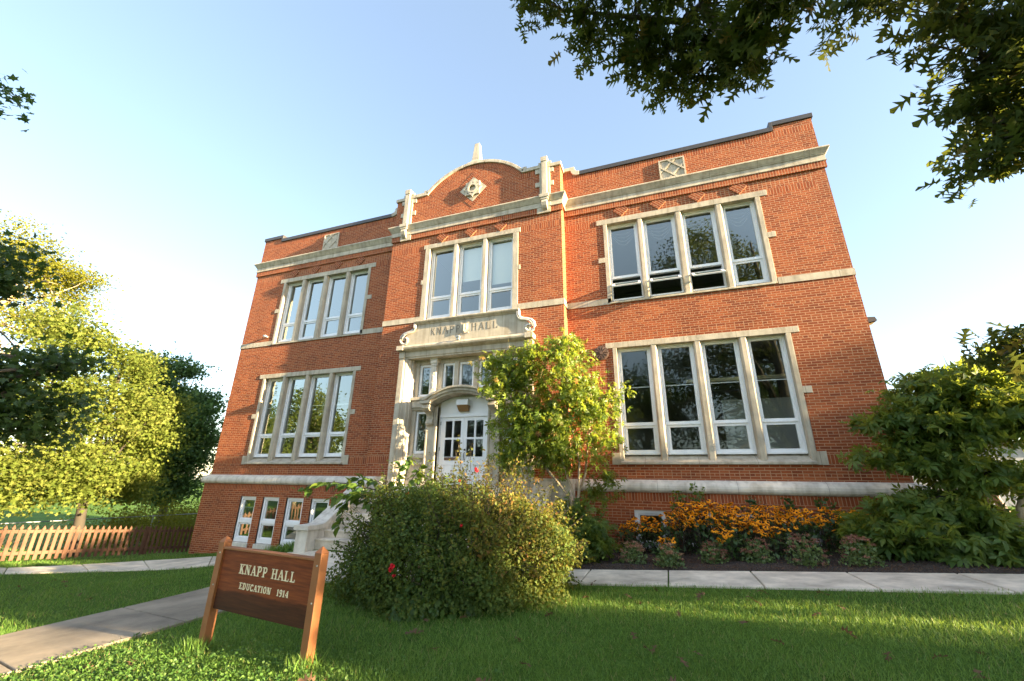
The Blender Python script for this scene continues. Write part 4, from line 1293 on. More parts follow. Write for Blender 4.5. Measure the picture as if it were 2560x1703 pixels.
# ================================================================ wooden sign
def build_sign():
    u = Vector((.99401, -.10928, 0)); nrm = Vector((-.10928, -.99401, 0))
    L0 = Vector((.555, -7.79, 0))
    g0 = zt1(.555, -7.79)
    ang = math.atan2(u.y, u.x)
    S = empty("wooden_sign", (L0.x, L0.y, g0), "brown wooden sign board with cream lettering between two pointed posts on the lawn", "sign", rz=ang)
    Z0 = -g0
    def W(a, d, z): return (a, -d, z + Z0)          # along, towards the viewer, absolute height
    for a, zb in ((0, .20), (1.665, .28)):
        mb = MB(); w = .05
        mb.box(a - w, a + w, -w, w, zb + Z0, 1.475 + Z0)
        e = w + .006
        P = [(a - e, -e, 1.475 + Z0), (a + e, -e, 1.475 + Z0), (a + e, e, 1.475 + Z0), (a - e, e, 1.475 + Z0), (a, 0, 1.545 + Z0)]
        mb.add(P, [(0, 1, 4), (1, 2, 4), (2, 3, 4), (3, 0, 4), (3, 2, 1, 0)])
        o = mb.build("post", M["post_wood"], None, bevel=.006); o.parent = S
    mb = MB()
    mb.box(.05, 1.615, -.022, .022, .775 + Z0, 1.40 + Z0)
    bd = mb.build("board", M["sign_wood"], None, bevel=.003); bd.parent = S
    bd.location = (0, 0, 0)
    # move the mesh so that the board's own origin lies at its lower edge (used by the stain)
    for v in bd.data.vertices: v.co.z -= .775 + Z0 - .38
    bd.location.z = .775 + Z0 - .38
    mb = MB(); mb.box(.05, 1.615, -.045, .045, 1.40 + Z0, 1.425 + Z0)
    o = mb.build("top_rail", M["post_wood"], None, bevel=.005); o.parent = S
    mb = MB()
    pl = lambda x0, z: (lambda a, v, d: (x0 + a, -.022 - d, z + v + Z0))
    letter_mesh(mb, "KNAPP", pl(.40, 1.168), .098, .49, .0195, squeeze=.82, gap=.10)
    o = mb.build("lettering", M["cream"], None); o.parent = S; mb = MB()
    letter_mesh(mb, "HALL", pl(.965, 1.168), .098, .385, .0195, squeeze=.82, gap=.10)
    o = mb.build("lettering", M["cream"], None); o.parent = S; mb = MB()
    letter_mesh(mb, "EDUCATION", pl(.455, 1.018), .062, .545, .0145, squeeze=.86, gap=.09)
    o = mb.build("lettering", M["cream"], None); o.parent = S; mb = MB()
    letter_mesh(mb, "1914", pl(1.10, 1.018), .062, .185, .0145, squeeze=.86, gap=.08)
    o = mb.build("lettering", M["cream"], None); o.parent = S
    for a in (0, 1.665):
        for dz in (1.36, 1.02):
            mb = MB(); mb.tube([(a + .012, -.050, dz + Z0), (a + .012, -.056, dz + Z0)], .009, 8)
            o = mb.build("bolt", M["galv"], None); o.parent = S
build_sign()

# ================================================================ picket fence (runs away from the viewer beside the building)
def build_fence():
    A, Bp = Vector((-12.55, -7.5, 0)), Vector((-13.45, 5.2, 0))
    d = (Bp - A).normalized(); L = (Bp - A).length
    nrm = Vector((d.y, -d.x, 0))                         # towards +X
    F = empty("picket_fence", (A.x, A.y, zt1(A.x, A.y)), "red brown wooden picket fence with pointed tops beside the brick building", "fence")
    gz = lambda t: zt1((A + d * t).x, (A + d * t).y)
    def put(mb, t0, t1, n0, n1, z0, z1, top=None):
        def p(t, n, z): q = A + d * t + nrm * n; return (q.x, q.y, z)
        if top is None:
            P = [p(t0, n0, z0), p(t1, n0, z0), p(t1, n1, z0), p(t0, n1, z0), p(t0, n0, z1), p(t1, n0, z1), p(t1, n1, z1), p(t0, n1, z1)]
            mb.add(P, [(0, 3, 2, 1), (4, 5, 6, 7), (0, 1, 5, 4), (1, 2, 6, 5), (2, 3, 7, 6), (3, 0, 4, 7)])
        else:
            n = len(top)
            P = [p(t0 + a * (t1 - t0), n1, z) for a, z in top] + [p(t0 + a * (t1 - t0), n0, z) for a, z in top]
            mb.add(P, [tuple(range(n)), tuple(range(2 * n - 1, n - 1, -1))] + [(i, n + i, n + (i + 1) % n, (i + 1) % n) for i in range(n)])
    rng = random.Random(4)
    t = .05
    while t < L - .1:
        mb = MB()
        w = .092; g = gz(t) + .05 + rng.uniform(-.01, .01); h = .97 + rng.uniform(-.012, .012)
        out = [(0, g), (1, g), (1, g + h - .16), (.72, g + h - .135), (1.0, g + h - .10), (.5, g + h), (0, g + h - .10), (.28, g + h - .135), (0, g + h - .16)]
        put(mb, t, t + w, .02, .04, 0, 0, out)
        mb.build("picket", M["fence"], F)
        t += .180
    k = 0
    tt = 0
    while tt < L - .1:
        t1 = min(L, tt + 2.4)
        for hz in (.20, .80):
            mb = MB()
            def p(t, n, z): q = A + d * t + nrm * n; return (q.x, q.y, z)
            z0, z1 = gz(tt) + hz, gz(t1) + hz
            P = [p(tt, -.02, z0), p(t1, -.02, z1), p(t1, .02, z1), p(tt, .02, z0), p(tt, -.02, z0 + .09), p(t1, -.02, z1 + .09), p(t1, .02, z1 + .09), p(tt, .02, z0 + .09)]
            mb.add(P, [(0, 3, 2, 1), (4, 5, 6, 7), (0, 1, 5, 4), (1, 2, 6, 5), (2, 3, 7, 6), (3, 0, 4, 7)])
            mb.build("rail", M["fence"], F)
        mb = MB(); put(mb, tt - .0, tt + .09, -.115, -.022, gz(tt) - .3, gz(tt) + .98)
        mb.build("post", M["fence"], F)
        tt += 2.4
build_fence()

def build_wire_fence():
    W = empty("wire_fence", (-18.3, -6, zt1(-18.3, -6)), "grey wire fence with a thin top rail behind the picket fence", "fence")
    mb = MB()
    ys = np.arange(-9, 12.1, 3.0)
    mb.tube([(-18.3, y, .50 - .012 * (y + 9)) for y in ys], .02, 6); mb.build("rail", M["galv"], W)
    for y in ys:
        mb = MB(); mb.tube([(-18.3, y, zt1(-18.3, y) - .2), (-18.3, y, .55 - .012 * (y + 9))], .026, 6); mb.build("post", M["galv"], W)
    mb = MB()
    for k in range(150):
        y = -9 + k * .14
        for dy in (.9, -.9):
            z1 = .5 - .012 * (y + 9)
            mb.tube([(-18.3, y, z1 - 1.0), (-18.3, y + dy, z1 - .0)], .0025, 3, cap=False)
    mb.build("mesh_wire", M["coping"], W)
build_wire_fence()

# ================================================================ trees
def limb_pts(a, b, rng, sag=.12, n=6):
    a, b = np.array(a, float), np.array(b, float)
    L = np.linalg.norm(b - a)
    off = rng.normal(size=3) * L * .06
    return [tuple(a + (b - a) * t + off * math.sin(math.pi * t) + np.array((0, 0, sag * L * math.sin(math.pi * t) * (1 - t)))) for t in np.linspace(0, 1, n)]

def build_tree(name, label, base, top, r0, blobs, per, cr, size, tmpl, lm, seed, bark="bark", group=None, nlimb=18, cat="tree", flat=.6, up=.8, shell=.45, rnd_bias=0.0, shoot=0):
    rng = np.random.default_rng(seed)
    bx, by = base
    bz = zt1(bx, by)
    Tn = empty(name, (bx, by, bz), label, cat, group)
    C = blob_points(blobs, rng, shell)
    mb = MB()
    tp = limb_pts((bx, by, bz - .25), top, rng, .0, 9)
    mb.tube(tp, list(np.linspace(r0, r0 * .28, 9)), 10)
    mb.build("trunk", M[bark], Tn, smooth=True)
    mb = MB()
    pick = rng.choice(len(C), min(nlimb, len(C)), replace=False)
    for q in pick:
        t = rng.uniform(.35, 1.0)
        i = min(int(t * 8), 8)
        a = tp[i]
        b = C[q]
        rr = r0 * (1 - .72 * i / 8) * .55
        mb.tube(limb_pts(a, b, rng, .10), [rr * (1 - .8 * k / 5) for k in range(6)], 6)
        for _ in range(3):                       # side twigs
            m = np.array(a) + (b - np.array(a)) * rng.uniform(.5, .9)
            e = C[rng.integers(len(C))]
            v = e - m; Lv = np.linalg.norm(v)
            if Lv > 2.2: e = m + v / Lv * 2.2 * rng.uniform(.5, 1)
            mb.tube(limb_pts(m, e, rng, .05, 4), [rr * .3, rr * .22, rr * .15, rr * .06], 5)
    mb.build("branch", M[bark], Tn, smooth=True)
    P = around(C, per, cr, rng, flat)
    crnd = np.clip(rng.random(len(C)) * .5 + rng.random((per, len(C))).T.ravel().reshape(len(C), per).T * .5 + rnd_bias, 0, 1).T.ravel()
    S = size * rng.uniform(.6, 1.25, len(P))
    leaves("foliage", P, S, tmpl, M[lm], Tn, seed + 1, up=up, rnd=crnd)
    return Tn

LG = "trees behind the picket fence"
build_tree("maple_tree", "sunlit yellow green maple tree spreading over the picket fence", (-15.5, -1.1), (-15.3, -1.6, 6.2), .19,
           [((-15.3, -2.45, 4.67), (1.95, 2.45, 3.0), 95), ((-15.1, -.05, 4.1), (1.4, 1.25, 1.6), 46), ((-14.9, -2.9, 2.2), (1.4, 2.4, 1.3), 74), ((-15.3, -.45, 1.95), (1.3, 1.2, .95), 34), ((-15.4, -3.5, 7.5), (1.15, 1.3, 1.4), 24), ((-15.1, -5.2, 3.45), (1.6, 1.6, 2.5), 46), ((-14.9, .55, 5.2), (.55, .8, .32), 7), ((-15.3, -1.05, 6.6), (.8, 1.15, .8), 15)],
           150, .37, .125, MAPLE, "lit_maple", 11, shell=.62, group=LG, bark="twig")
build_tree("tall_tree", "tall pale yellow green tree with thin open top above the maple", (-24.5, -4.6), (-24, -3.6, 10.5), .30,
           [((-24, -3.2, 12.4), (2.2, 2.9, 2.0), 90), ((-24, -1.0, 12.0), (1.5, 1.7, 1.4), 40), ((-24, -5.5, 10.5), (2.4, 2.2, 2.6), 46), ((-23.5, -1.8, 9.4), (1.6, 2.0, 1.2), 34)],
           120, .45, .15, LEAF, "yellow_leaf", 21, bark="bark_pale", group=LG, flat=.4, shell=.6)
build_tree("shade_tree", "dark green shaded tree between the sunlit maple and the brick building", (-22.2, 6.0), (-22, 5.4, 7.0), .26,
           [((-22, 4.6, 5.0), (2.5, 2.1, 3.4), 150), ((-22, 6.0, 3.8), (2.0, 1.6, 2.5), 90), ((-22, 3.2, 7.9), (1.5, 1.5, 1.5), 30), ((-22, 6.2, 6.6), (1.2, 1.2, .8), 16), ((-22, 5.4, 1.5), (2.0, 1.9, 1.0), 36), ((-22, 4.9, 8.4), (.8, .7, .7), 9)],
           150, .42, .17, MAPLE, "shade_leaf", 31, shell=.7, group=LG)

def build_shrub(name, label, c, blobs, per, cr, size, tmpl, lm, seed, group=None, stems=10, up=.6, cat="shrub", rnd_bias=0, flat=.8, shell=.4, bark="twig"):
    rng = np.random.default_rng(seed)
    g = zt1(*c)
    T = empty(name, (c[0], c[1], g), label, cat, group)
    C = blob_points(blobs, rng, shell)
    C = C[C[:, 2] > zt(C[:, 0], C[:, 1]) + .03]
    P = around(C, per, cr, rng, flat)
    zz = zt(P[:, 0], P[:, 1])
    P = P[P[:, 2] > zz + .02]
    leaves("foliage", P, size * rng.uniform(.6, 1.25, len(P)), tmpl, M[lm], T, seed + 1, up=up, rnd=np.clip(rng.random(len(P)) + rnd_bias, 0, 1))
    mb = MB()
    for q in rng.choice(len(C), min(stems, len(C)), replace=False):
        a = (c[0] + rng.normal() * .12, c[1] + rng.normal() * .12, g - .05)
        mb.tube(limb_pts(a, C[q], rng, .1), [.022, .018, .015, .012, .008, .004], 5)
    mb.build("stem", M[bark], T, smooth=True)
    return T, C, P

for k, (x, y, h) in enumerate(((-18.8, 2.6, 2.1), (-20.0, 6.6, 2.3), (-18.0, -4.6, .9), (-27.0, 9.5, 2.0), (-27, 15.0, 2.2))):
    g = zt1(x, y)
    build_shrub("meadow_shrub", ["pale rough shrub behind the wire fence right of the maple trunk", "pale rough shrub under the dark shaded tree", "rough shrub behind the left end of the picket fence", "wide rough shrub far behind the dark shaded tree", "wide rough shrub in the meadow next to the brick corner"][k], (x, y),
                [((x, y, g + h * .4), (1.6, 1.7 + h * .5, h * .7), 130)], 60, .28, .12, LEAF, "yellow_leaf" if k != 3 else "lit_maple", 41 + k, group="shrubs in the meadow behind the fences", up=.4)

# big maple outside the left edge: only its dark lower branches reach into view
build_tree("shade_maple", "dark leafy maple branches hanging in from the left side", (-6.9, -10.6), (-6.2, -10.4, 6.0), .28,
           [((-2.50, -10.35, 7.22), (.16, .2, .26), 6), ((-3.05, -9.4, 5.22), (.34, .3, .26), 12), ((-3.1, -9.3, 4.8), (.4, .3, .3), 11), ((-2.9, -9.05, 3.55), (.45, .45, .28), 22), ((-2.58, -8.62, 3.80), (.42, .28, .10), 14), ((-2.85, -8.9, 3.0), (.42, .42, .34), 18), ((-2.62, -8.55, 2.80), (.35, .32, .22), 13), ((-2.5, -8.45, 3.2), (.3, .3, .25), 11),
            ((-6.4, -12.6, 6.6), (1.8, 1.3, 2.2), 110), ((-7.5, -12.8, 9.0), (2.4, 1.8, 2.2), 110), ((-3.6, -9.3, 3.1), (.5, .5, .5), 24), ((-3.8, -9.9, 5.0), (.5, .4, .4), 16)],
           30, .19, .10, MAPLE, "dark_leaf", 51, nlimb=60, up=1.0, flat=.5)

# the pin oak beside the photographer, its low boughs over the lawn
def build_oak():
    rng = np.random.default_rng(61)
    bx, by = 12.6, -14.6
    g = zt1(bx, by)
    T = empty("oak_tree", (bx, by, g), "pin oak with dark lobed leaves, its boughs hanging in over the lawn at top right", "tree")
    mb = MB()
    tp = [(bx, by, g - .3), (bx, by, 2.5), (bx - .1, by, 5), (bx - .2, by + .1, 9), (bx - .2, by, 13), (bx - .3, by, 17)]
    mb.tube(tp, [.42, .34, .30, .24, .16, .05], 12); mb.build("trunk", M["bark"], T, smooth=True)
    low = [((5.09, -9.68, 5.85), .20, 7), ((5.48, -9.55, 5.75), .25, 15), ((5.89, -9.32, 5.60), .30, 22), ((6.22, -9.26, 5.38), .30, 24), ((6.5, -9.33, 5.16), .28, 20), ((6.62, -9.62, 5.15), .26, 15), ((6.92, -9.68, 5.25), .24, 8), ((6.28, -9.66, 5.78), .40, 26),
           ((7.52, -9.12, 5.50), .27, 13), ((7.80, -9.17, 5.10), .26, 18), ((7.92, -9.2, 4.72), .26, 20), ((7.93, -9.03, 4.50), .24, 16), ((7.98, -9.03, 4.24), .18, 11), ((7.77, -8.98, 4.14), .13, 6), ((7.93, -8.44, 3.10), .14, 9), ((8.25, -9.3, 4.9), .3, 18), ((8.3, -9.2, 4.3), .3, 16)]
    C = []; own = []
    for k, (c, r, n) in enumerate(low):
        d = rng.normal(size=(n, 3)); d /= np.linalg.norm(d, axis=1, keepdims=True)
        q = np.array(c) + d * (rng.random(n) ** .5)[:, None] * np.array((r, r, r * .8)); C.append(q)
    C = np.concatenate(C)
    P = np.repeat(C, 13, 0) + rng.uniform(-.14, .14, (len(C) * 13, 3)) * np.array((1, 1, .7))
    leaves("foliage", P, .130 * rng.uniform(.6, 1.2, len(P)), OAK, M["oak"], T, 62, up=.9)
    mb = MB()
    routes = [[(bx, by, 4.6), (10.4, -12.2, 7.0), (8.3, -10.4, 6.6), (6.9, -9.5, 6.0), (6.2, -9.3, 5.7), (5.3, -9.6, 5.85)],
              [(bx, by, 4.0), (11.0, -12.4, 6.0), (9.4, -10.2, 5.7), (8.4, -9.4, 5.3), (7.9, -9.1, 4.8), (7.85, -9.0, 4.25)],
              [(bx, by, 3.4), (10.8, -11.6, 4.6), (9.2, -9.6, 3.9), (8.5, -8.7, 3.3), (7.97, -8.43, 3.12)]]
    for rt in routes: mb.tube(rt, list(np.linspace(.10, .010, len(rt))), 7)
    allr = np.array([p for rt in routes for p in rt[2:]])
    dense = np.concatenate([np.array(rt[i]) + (np.array(rt[i + 1]) - np.array(rt[i])) * t for rt in routes for i in range(1, len(rt) - 1) for t in np.linspace(0, 1, 6)[:, None]]).reshape(-1, 3)
    for q in range(0, len(C)):
        a = dense[np.argmin(np.linalg.norm(dense - C[q], axis=1))]
        mb.tube(limb_pts(a, C[q], rng, .1, 4), [.009, .006, .005, .003], 4)
    # high crown, well above the frame
    D = blob_points([((bx - 2.9, by - 1.8, 13.2), (4.4, 3.6, 6.4), 380)], rng)
    for q in rng.choice(len(D), 46, replace=False):
        i = 2 + int(rng.random() * 3)
        mb.tube(limb_pts(tp[i], D[q], rng, .1), [.10, .08, .06, .045, .03, .012], 6)
    mb.build("branch", M["bark"], T, smooth=True)
    P = around(D, 90, .5, rng, .6)
    leaves("crown", P, .16 * rng.uniform(.6, 1.2, len(P)), MAPLE, M["oak"], T, 63)
build_oak()

# trees across the lawn to the right: they stand between the low sun and the lawn
RG = "trees across the lawn to the right"
def side_tree(k, label, base, top, blobs, per=85, size=.26, cr=.42):
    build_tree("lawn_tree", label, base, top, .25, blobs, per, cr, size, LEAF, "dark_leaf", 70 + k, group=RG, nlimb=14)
side_tree(0, "low dense round tree in line with the sidewalk, out to the right", (30.5, -4.4), (30.5, -4.4, 6), [((30.5, -4.7, 5.2), (2.6, 2.5, 2.5), 230), ((30.5, -4.7, 2.9), (2.2, 2.3, 1.6), 90), ((30.5, -5.9, 8.0), (1.5, .8, 1.4), 34)])
side_tree(4, "tall narrow tree in line with the building front, far out to the right", (45, -2.4), (45, -2.4, 11), [((45, -2.5, 9.2), (2.4, 1.0, 3.9), 230), ((45, -2.4, 4.8), (2.2, 1.5, 2.2), 100)])
side_tree(1, "slender tree out to the right, second from the building line", (31.5, -9.6), (31.5, -9.6, 8), [((31.5, -9.45, 6.2), (2.2, .85, 4.2), 150), ((31.5, -9.45, 2.8), (1.8, .8, 1.6), 60)])
side_tree(2, "broad tree out to the right beyond the photographer's lawn", (30, -15.0), (30, -15.0, 8), [((30, -15.1, 6.6), (3.0, 2.2, 4.8), 220), ((30, -15.1, 3.0), (2.4, 2.2, 2.0), 90), ((30, -12.8, 11.2), (2.5, 2.2, 2.4), 150), ((30, -13.4, 14.5), (2.2, 2.0, 2.2), 110)])
side_tree(3, "very tall tree out to the right behind the photographer", (33, -20), (33, -20, 12), [((33, -20, 9.5), (3.6, 3.6, 7.0), 300)])
# trees across the street behind the photographer, seen mirrored in the windows
for k, (x, y, h, r) in enumerate(((-27, -20, 11, 3.6), (-19.5, -31, 15, 5.6), (4.5, -27, 14, 5.0), (15, -29, 16, 5.5), (-40, -24, 12, 4.5))):
    build_tree("street_tree", ["tree across the street mirrored in the lower left windows", "tree across the street, second from the left", "middle tree across the street", "broad tree across the street to the right", "outermost left tree across the street"][k], (x, y), (x, y, h * .75), .3,
               [((x, y, h * .6), (r, r, h * .38), 170)], 70, .55, .30, LEAF, "lit_maple" if k == 0 else "dark_leaf", 90 + k, group="trees across the street", nlimb=24, bark="bark_pale")
# right hand background
build_tree("background_tree", "sunlit tree beyond the right corner of the building", (21.8, 26), (21.8, 26, 6), .2, [((21.6, 25.6, 6.6), (1.6, 2.0, 2.2), 70)], 70, .45, .22, LEAF, "lit_maple", 111, group="trees in the right background")
build_tree("background_tree", "leafy tree showing over the right hand shrub at the photo's edge", (27.5, 22), (24.6, 19.5, 6.5), .12, [((24.2, 18.4, 6.6), (1.8, 2.2, 2.0), 90), ((23.2, 15.6, 6.0), (1.6, 1.6, 1.0), 40)], 70, .45, .22, LEAF, "lit_maple", 113, group="trees in the right background")

# white building far right
def build_white():
    Wb = empty("white_outbuilding", (33, 26, 1.2), "low white sided building on the lawn far right", "building")
    mb = MB()
    x0, x1, y0, y1 = 19.5, 44, 24.6, 34
    mb.box(x0, x1, y0, y1, .6, 4.9)
    for k in range(9): mb.box(x0 - .0, x1, y0 - .03, y0, 2.55 + .26 * k, 2.79 + .26 * k, skip="b")
    for k in range(90): mb.box(x0 + k * .27, x0 + k * .27 + .25, y0 - .022, y0, .7, 2.44, skip="b")
    mb.build("wall", M["siding"], Wb)
    mb = MB(); mb.box(x0 - .3, x1, y0 - .4, y1, 4.9, 5.1); mb.build("roof", M["coping"], Wb)
    mb = MB(); mb.box(25.3, 26.1, y0 - .15, y0 - .03, 2.9, 3.6); mb.build("meter_box", M["grey_box"], Wb, bevel=.02)
    mb = MB(); mb.tube([(25.7, y0 - .1, 3.6), (25.7, y0 - .1, 4.2), (25.4, y0 - .1, 4.5), (24.4, y0 - .1, 4.5)], .04, 6); mb.build("conduit", M["grey_box"], Wb)
build_white()
mb = MB(); gx, gy = 20.4, 15.6
g = zt1(gx, gy)
mb.tube([(gx + .15, gy, g - .1), (gx + .1, gy, g + .2), (gx - .15, gy, g + 1.2), (gx - .3, gy, g + 2.0)], [.22, .16, .14, .13], 10)
o = mb.build("tree_stump", M["vent"], None, smooth=True)
tag(o, "leaning brown trunk on the far lawn before the white building", "trunk")

# ================================================================ planting by the entrance
def build_buckeye():
    rng = np.random.default_rng(131)
    bx, by = 3.72, -1.85
    g = zt1(bx, by)
    T = empty("buckeye_tree", (bx, by, g), "small sunlit many stemmed buckeye in front of the entrance", "tree")
    blobs = [((3.05, -1.75, 4.5), (1.05, .8, 1.25), 84), ((2.2, -1.8, 4.6), (.75, .6, .95), 34), ((2.25, -1.85, 3.45), (.62, .55, .75), 26), ((4.25, -1.7, 4.05), (.72, .65, .75), 30), ((3.2, -1.9, 3.35), (1.0, .7, .5), 36), ((1.75, -1.8, 5.1), (.4, .35, .45), 9), ((3.6, -1.7, 5.4), (.7, .6, .35), 16), ((2.1, -1.85, 2.75), (.4, .4, .35), 9), ((4.35, -1.75, 3.1), (.35, .35, .35), 9), ((2.6, -1.85, 2.95), (.75, .5, .42), 20), ((3.3, -1.9, 2.8), (.7, .5, .32), 14), ((2.0, -1.8, 5.0), (.55, .4, .4), 10)]
    C = blob_points(blobs, rng, .4)
    mb = MB()
    stems = [[(3.72, -1.85, g - .1), (3.70, -1.87, 1.9), (3.45, -1.85, 2.6), (3.3, -1.8, 3.4), (3.1, -1.75, 4.4)], [(3.74, -1.82, g - .1), (3.72, -1.8, 1.8), (3.95, -1.75, 2.4), (4.05, -1.72, 3.2), (4.2, -1.7, 4.1)],
             [(3.68, -1.88, g - .1), (3.62, -1.9, 1.85), (3.2, -1.9, 2.35), (2.75, -1.85, 2.9), (2.3, -1.85, 3.6)], [(3.66, -1.8, g - .1), (3.55, -1.75, 1.9), (3.0, -1.7, 2.5), (2.8, -1.7, 3.5), (2.4, -1.75, 4.7)], [(3.76, -1.9, g - .1), (3.8, -1.9, 1.9), (3.85, -1.9, 2.7), (3.6, -1.85, 3.9), (3.55, -1.75, 5.0)]]
    for s in stems: mb.tube(s, [.036, .031, .026, .019, .010], 8)
    mb.build("trunk", M["bark_pale"], T, smooth=True)
    mb = MB()
    D = np.concatenate([np.array(s[i]) + (np.array(s[i + 1]) - np.array(s[i])) * t for s in stems for i in range(1, 4) for t in np.linspace(0, 1, 5)[:, None]]).reshape(-1, 3)
    for q in range(0, len(C), 2):
        a = D[np.argmin(np.linalg.norm(D - C[q], axis=1) + .3 * rng.random(len(D)))]
        mb.tube(limb_pts(a, C[q], rng, .12, 5), [.014, .011, .009, .007, .004], 5)
    mb.build("branch", M["bark_pale"], T, smooth=True)
    P = around(C, 17, .16, rng, .8)
    ydir = (P - np.array((3.2, -1.8, 4.2))) * np.array((1, 1, .3)) + rng.normal(size=P.shape) * .5 + np.array((0, 0, -.55))
    leaves("foliage", P, .135 * rng.uniform(.65, 1.25, len(P)), PALM, M["buckeye"], T, 132, up=.5, ydir=ydir)
    mb = MB()
    for q in rng.choice(len(C), 34, replace=False):
        p = C[q]; d = rng.normal(size=3) * .12
        pts = [(p[0] + d[0] * t, p[1] - .1 + d[1] * t, p[2] + .30 * t - .30 * t * t * rng.random()) for t in np.linspace(0, 1.2, 6)]
        mb = MB(); mb.tube(pts, [.006] * 5 + [.002], 4); mb.build("seed_stalk", M["stalk"], T)
build_buckeye()

def palm_shrub(name, label, c, blobs, per, size, seed, lm="shade_buckeye", tmpl=PALM, up=1.2, stems=14, cr=.13):
    rng = np.random.default_rng(seed)
    g = zt1(*c)
    T = empty(name, (c[0], c[1], g), label, "shrub")
    C = blob_points(blobs, rng, .35)
    C = C[C[:, 2] > zt(C[:, 0], C[:, 1]) + .08]
    P = around(C, per, cr, rng, .7)
    P = P[(P[:, 2] > zt(P[:, 0], P[:, 1]) + .05) & (P[:, 1] < -.12)]
    ctr = np.array((c[0], c[1], g))
    ydir = (P - ctr) * np.array((1, 1, .25)) + rng.normal(size=P.shape) * .35 + np.array((0, 0, -.35))
    leaves("foliage", P, size * rng.uniform(.65, 1.2, len(P)), tmpl, M[lm], T, seed + 1, up=up, ydir=ydir)
    mb = MB()
    for q in rng.choice(len(C), min(stems, len(C)), replace=False):
        a = (c[0] + rng.normal() * .1, c[1] + rng.normal() * .1, g - .05)
        mb.tube(limb_pts(a, C[q], rng, .1), [.028, .023, .019, .015, .010, .005], 6)
    mb.build("stem", M["twig"], T, smooth=True)
    return T
palm_shrub("undergrowth_shrub", "low dark leafy shrub at the foot of the sunlit buckeye", (3.75, -2.05), [((3.75, -2.0, 1.15), (.75, .55, .66), 80), ((3.95, -2.2, .9), (.65, .45, .4), 44), ((4.35, -1.6, 2.1), (.3, .3, .35), 9)], 15, .14, 141)

# umbrella shaped buckeye at the right edge, and the mound of large leaves below it
def build_right():
    rng = np.random.default_rng(151)
    bx, by = 11.15, -1.5
    g = zt1(bx, by)
    T = empty("umbrella_tree", (bx, by, g), "small broad leaved tree at the right corner, sunlit on its right side", "tree")
    blobs = [((11.3, -1.5, 4.02), (1.15, .9, .60), 80), ((12.3, -1.6, 3.45), (1.0, .9, .50), 50), ((10.7, -1.5, 3.5), (.7, .65, .5), 30), ((10.9, -1.5, 3.15), (.9, .8, .40), 36), ((10.45, -1.5, 2.75), (.62, .6, .34), 24), ((11.1, -1.55, 2.5), (.8, .7, .32), 26), ((9.75, -1.4, 2.72), (.38, .35, .10), 7), ((9.95, -1.4, 3.45), (.35, .35, .10), 7), ((9.9, -1.5, 1.75), (.5, .5, .26), 18), ((10.6, -1.5, 1.9), (.6, .6, .3), 22)]
    C = blob_points(blobs, rng, .4)
    mb = MB()
    stems = [[(bx, by, g - .1), (bx + .02, by, 1.8), (bx - .05, by, 2.6), (bx + .25, by, 3.6), (bx + .3, by, 4.4)], [(bx - .15, by, g - .1), (bx - .35, by, 1.7), (bx - .6, by, 2.5), (bx - .8, by, 3.2), (bx - .6, by, 3.8)], [(bx + .1, by - .1, g - .1), (bx + .35, by - .1, 1.9), (bx + .8, by - .1, 2.8), (bx + 1.2, by - .1, 3.5), (bx + 1.4, by, 3.9)]]
    for s in stems: mb.tube(s, [.06, .052, .042, .03, .014], 8)
    mb.build("trunk", M["bark_pale"], T, smooth=True)
    mb = MB()
    D = np.concatenate([np.array(s[i]) + (np.array(s[i + 1]) - np.array(s[i])) * t for s in stems for i in range(1, 4) for t in np.linspace(0, 1, 5)[:, None]]).reshape(-1, 3)
    for q in range(0, len(C), 2):
        a = D[np.argmin(np.linalg.norm(D - C[q], axis=1))]
        mb.tube(limb_pts(a, C[q], rng, .12, 5), [.016, .013, .010, .007, .004], 5)
    mb.build("branch", M["twig"], T, smooth=True)
    P = around(C, 16, .17, rng, .5)
    ydir = (P - np.array((bx, by, 3.0))) * np.array((1, 1, .3)) + rng.normal(size=P.shape) * .4 + np.array((0, 0, -.45))
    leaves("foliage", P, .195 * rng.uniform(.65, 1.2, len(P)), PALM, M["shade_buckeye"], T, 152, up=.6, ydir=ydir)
    mb = MB()
    for q in rng.choice(len(C), 12, replace=False):
        p = C[q]
        if p[2] < 3.2: continue
        mb = MB(); mb.tube([(p[0], p[1] - .1, p[2]), (p[0] - .02, p[1] - .14, p[2] + .25), (p[0] - .05, p[1] - .16, p[2] + .45)], [.008, .007, .002], 4); mb.build("seed_stalk", M["stalk"], T)
build_right()
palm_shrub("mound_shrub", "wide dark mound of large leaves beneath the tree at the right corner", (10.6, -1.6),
           [((10.2, -1.55, 1.35), (1.2, .95, .62), 70), ((11.3, -1.7, 1.12), (1.3, 1.1, .40), 66), ((12.6, -1.7, 1.05), (1.2, 1.1, .42), 46), ((9.5, -1.35, 1.25), (.5, .6, .42), 20)], 15, .225, 161)

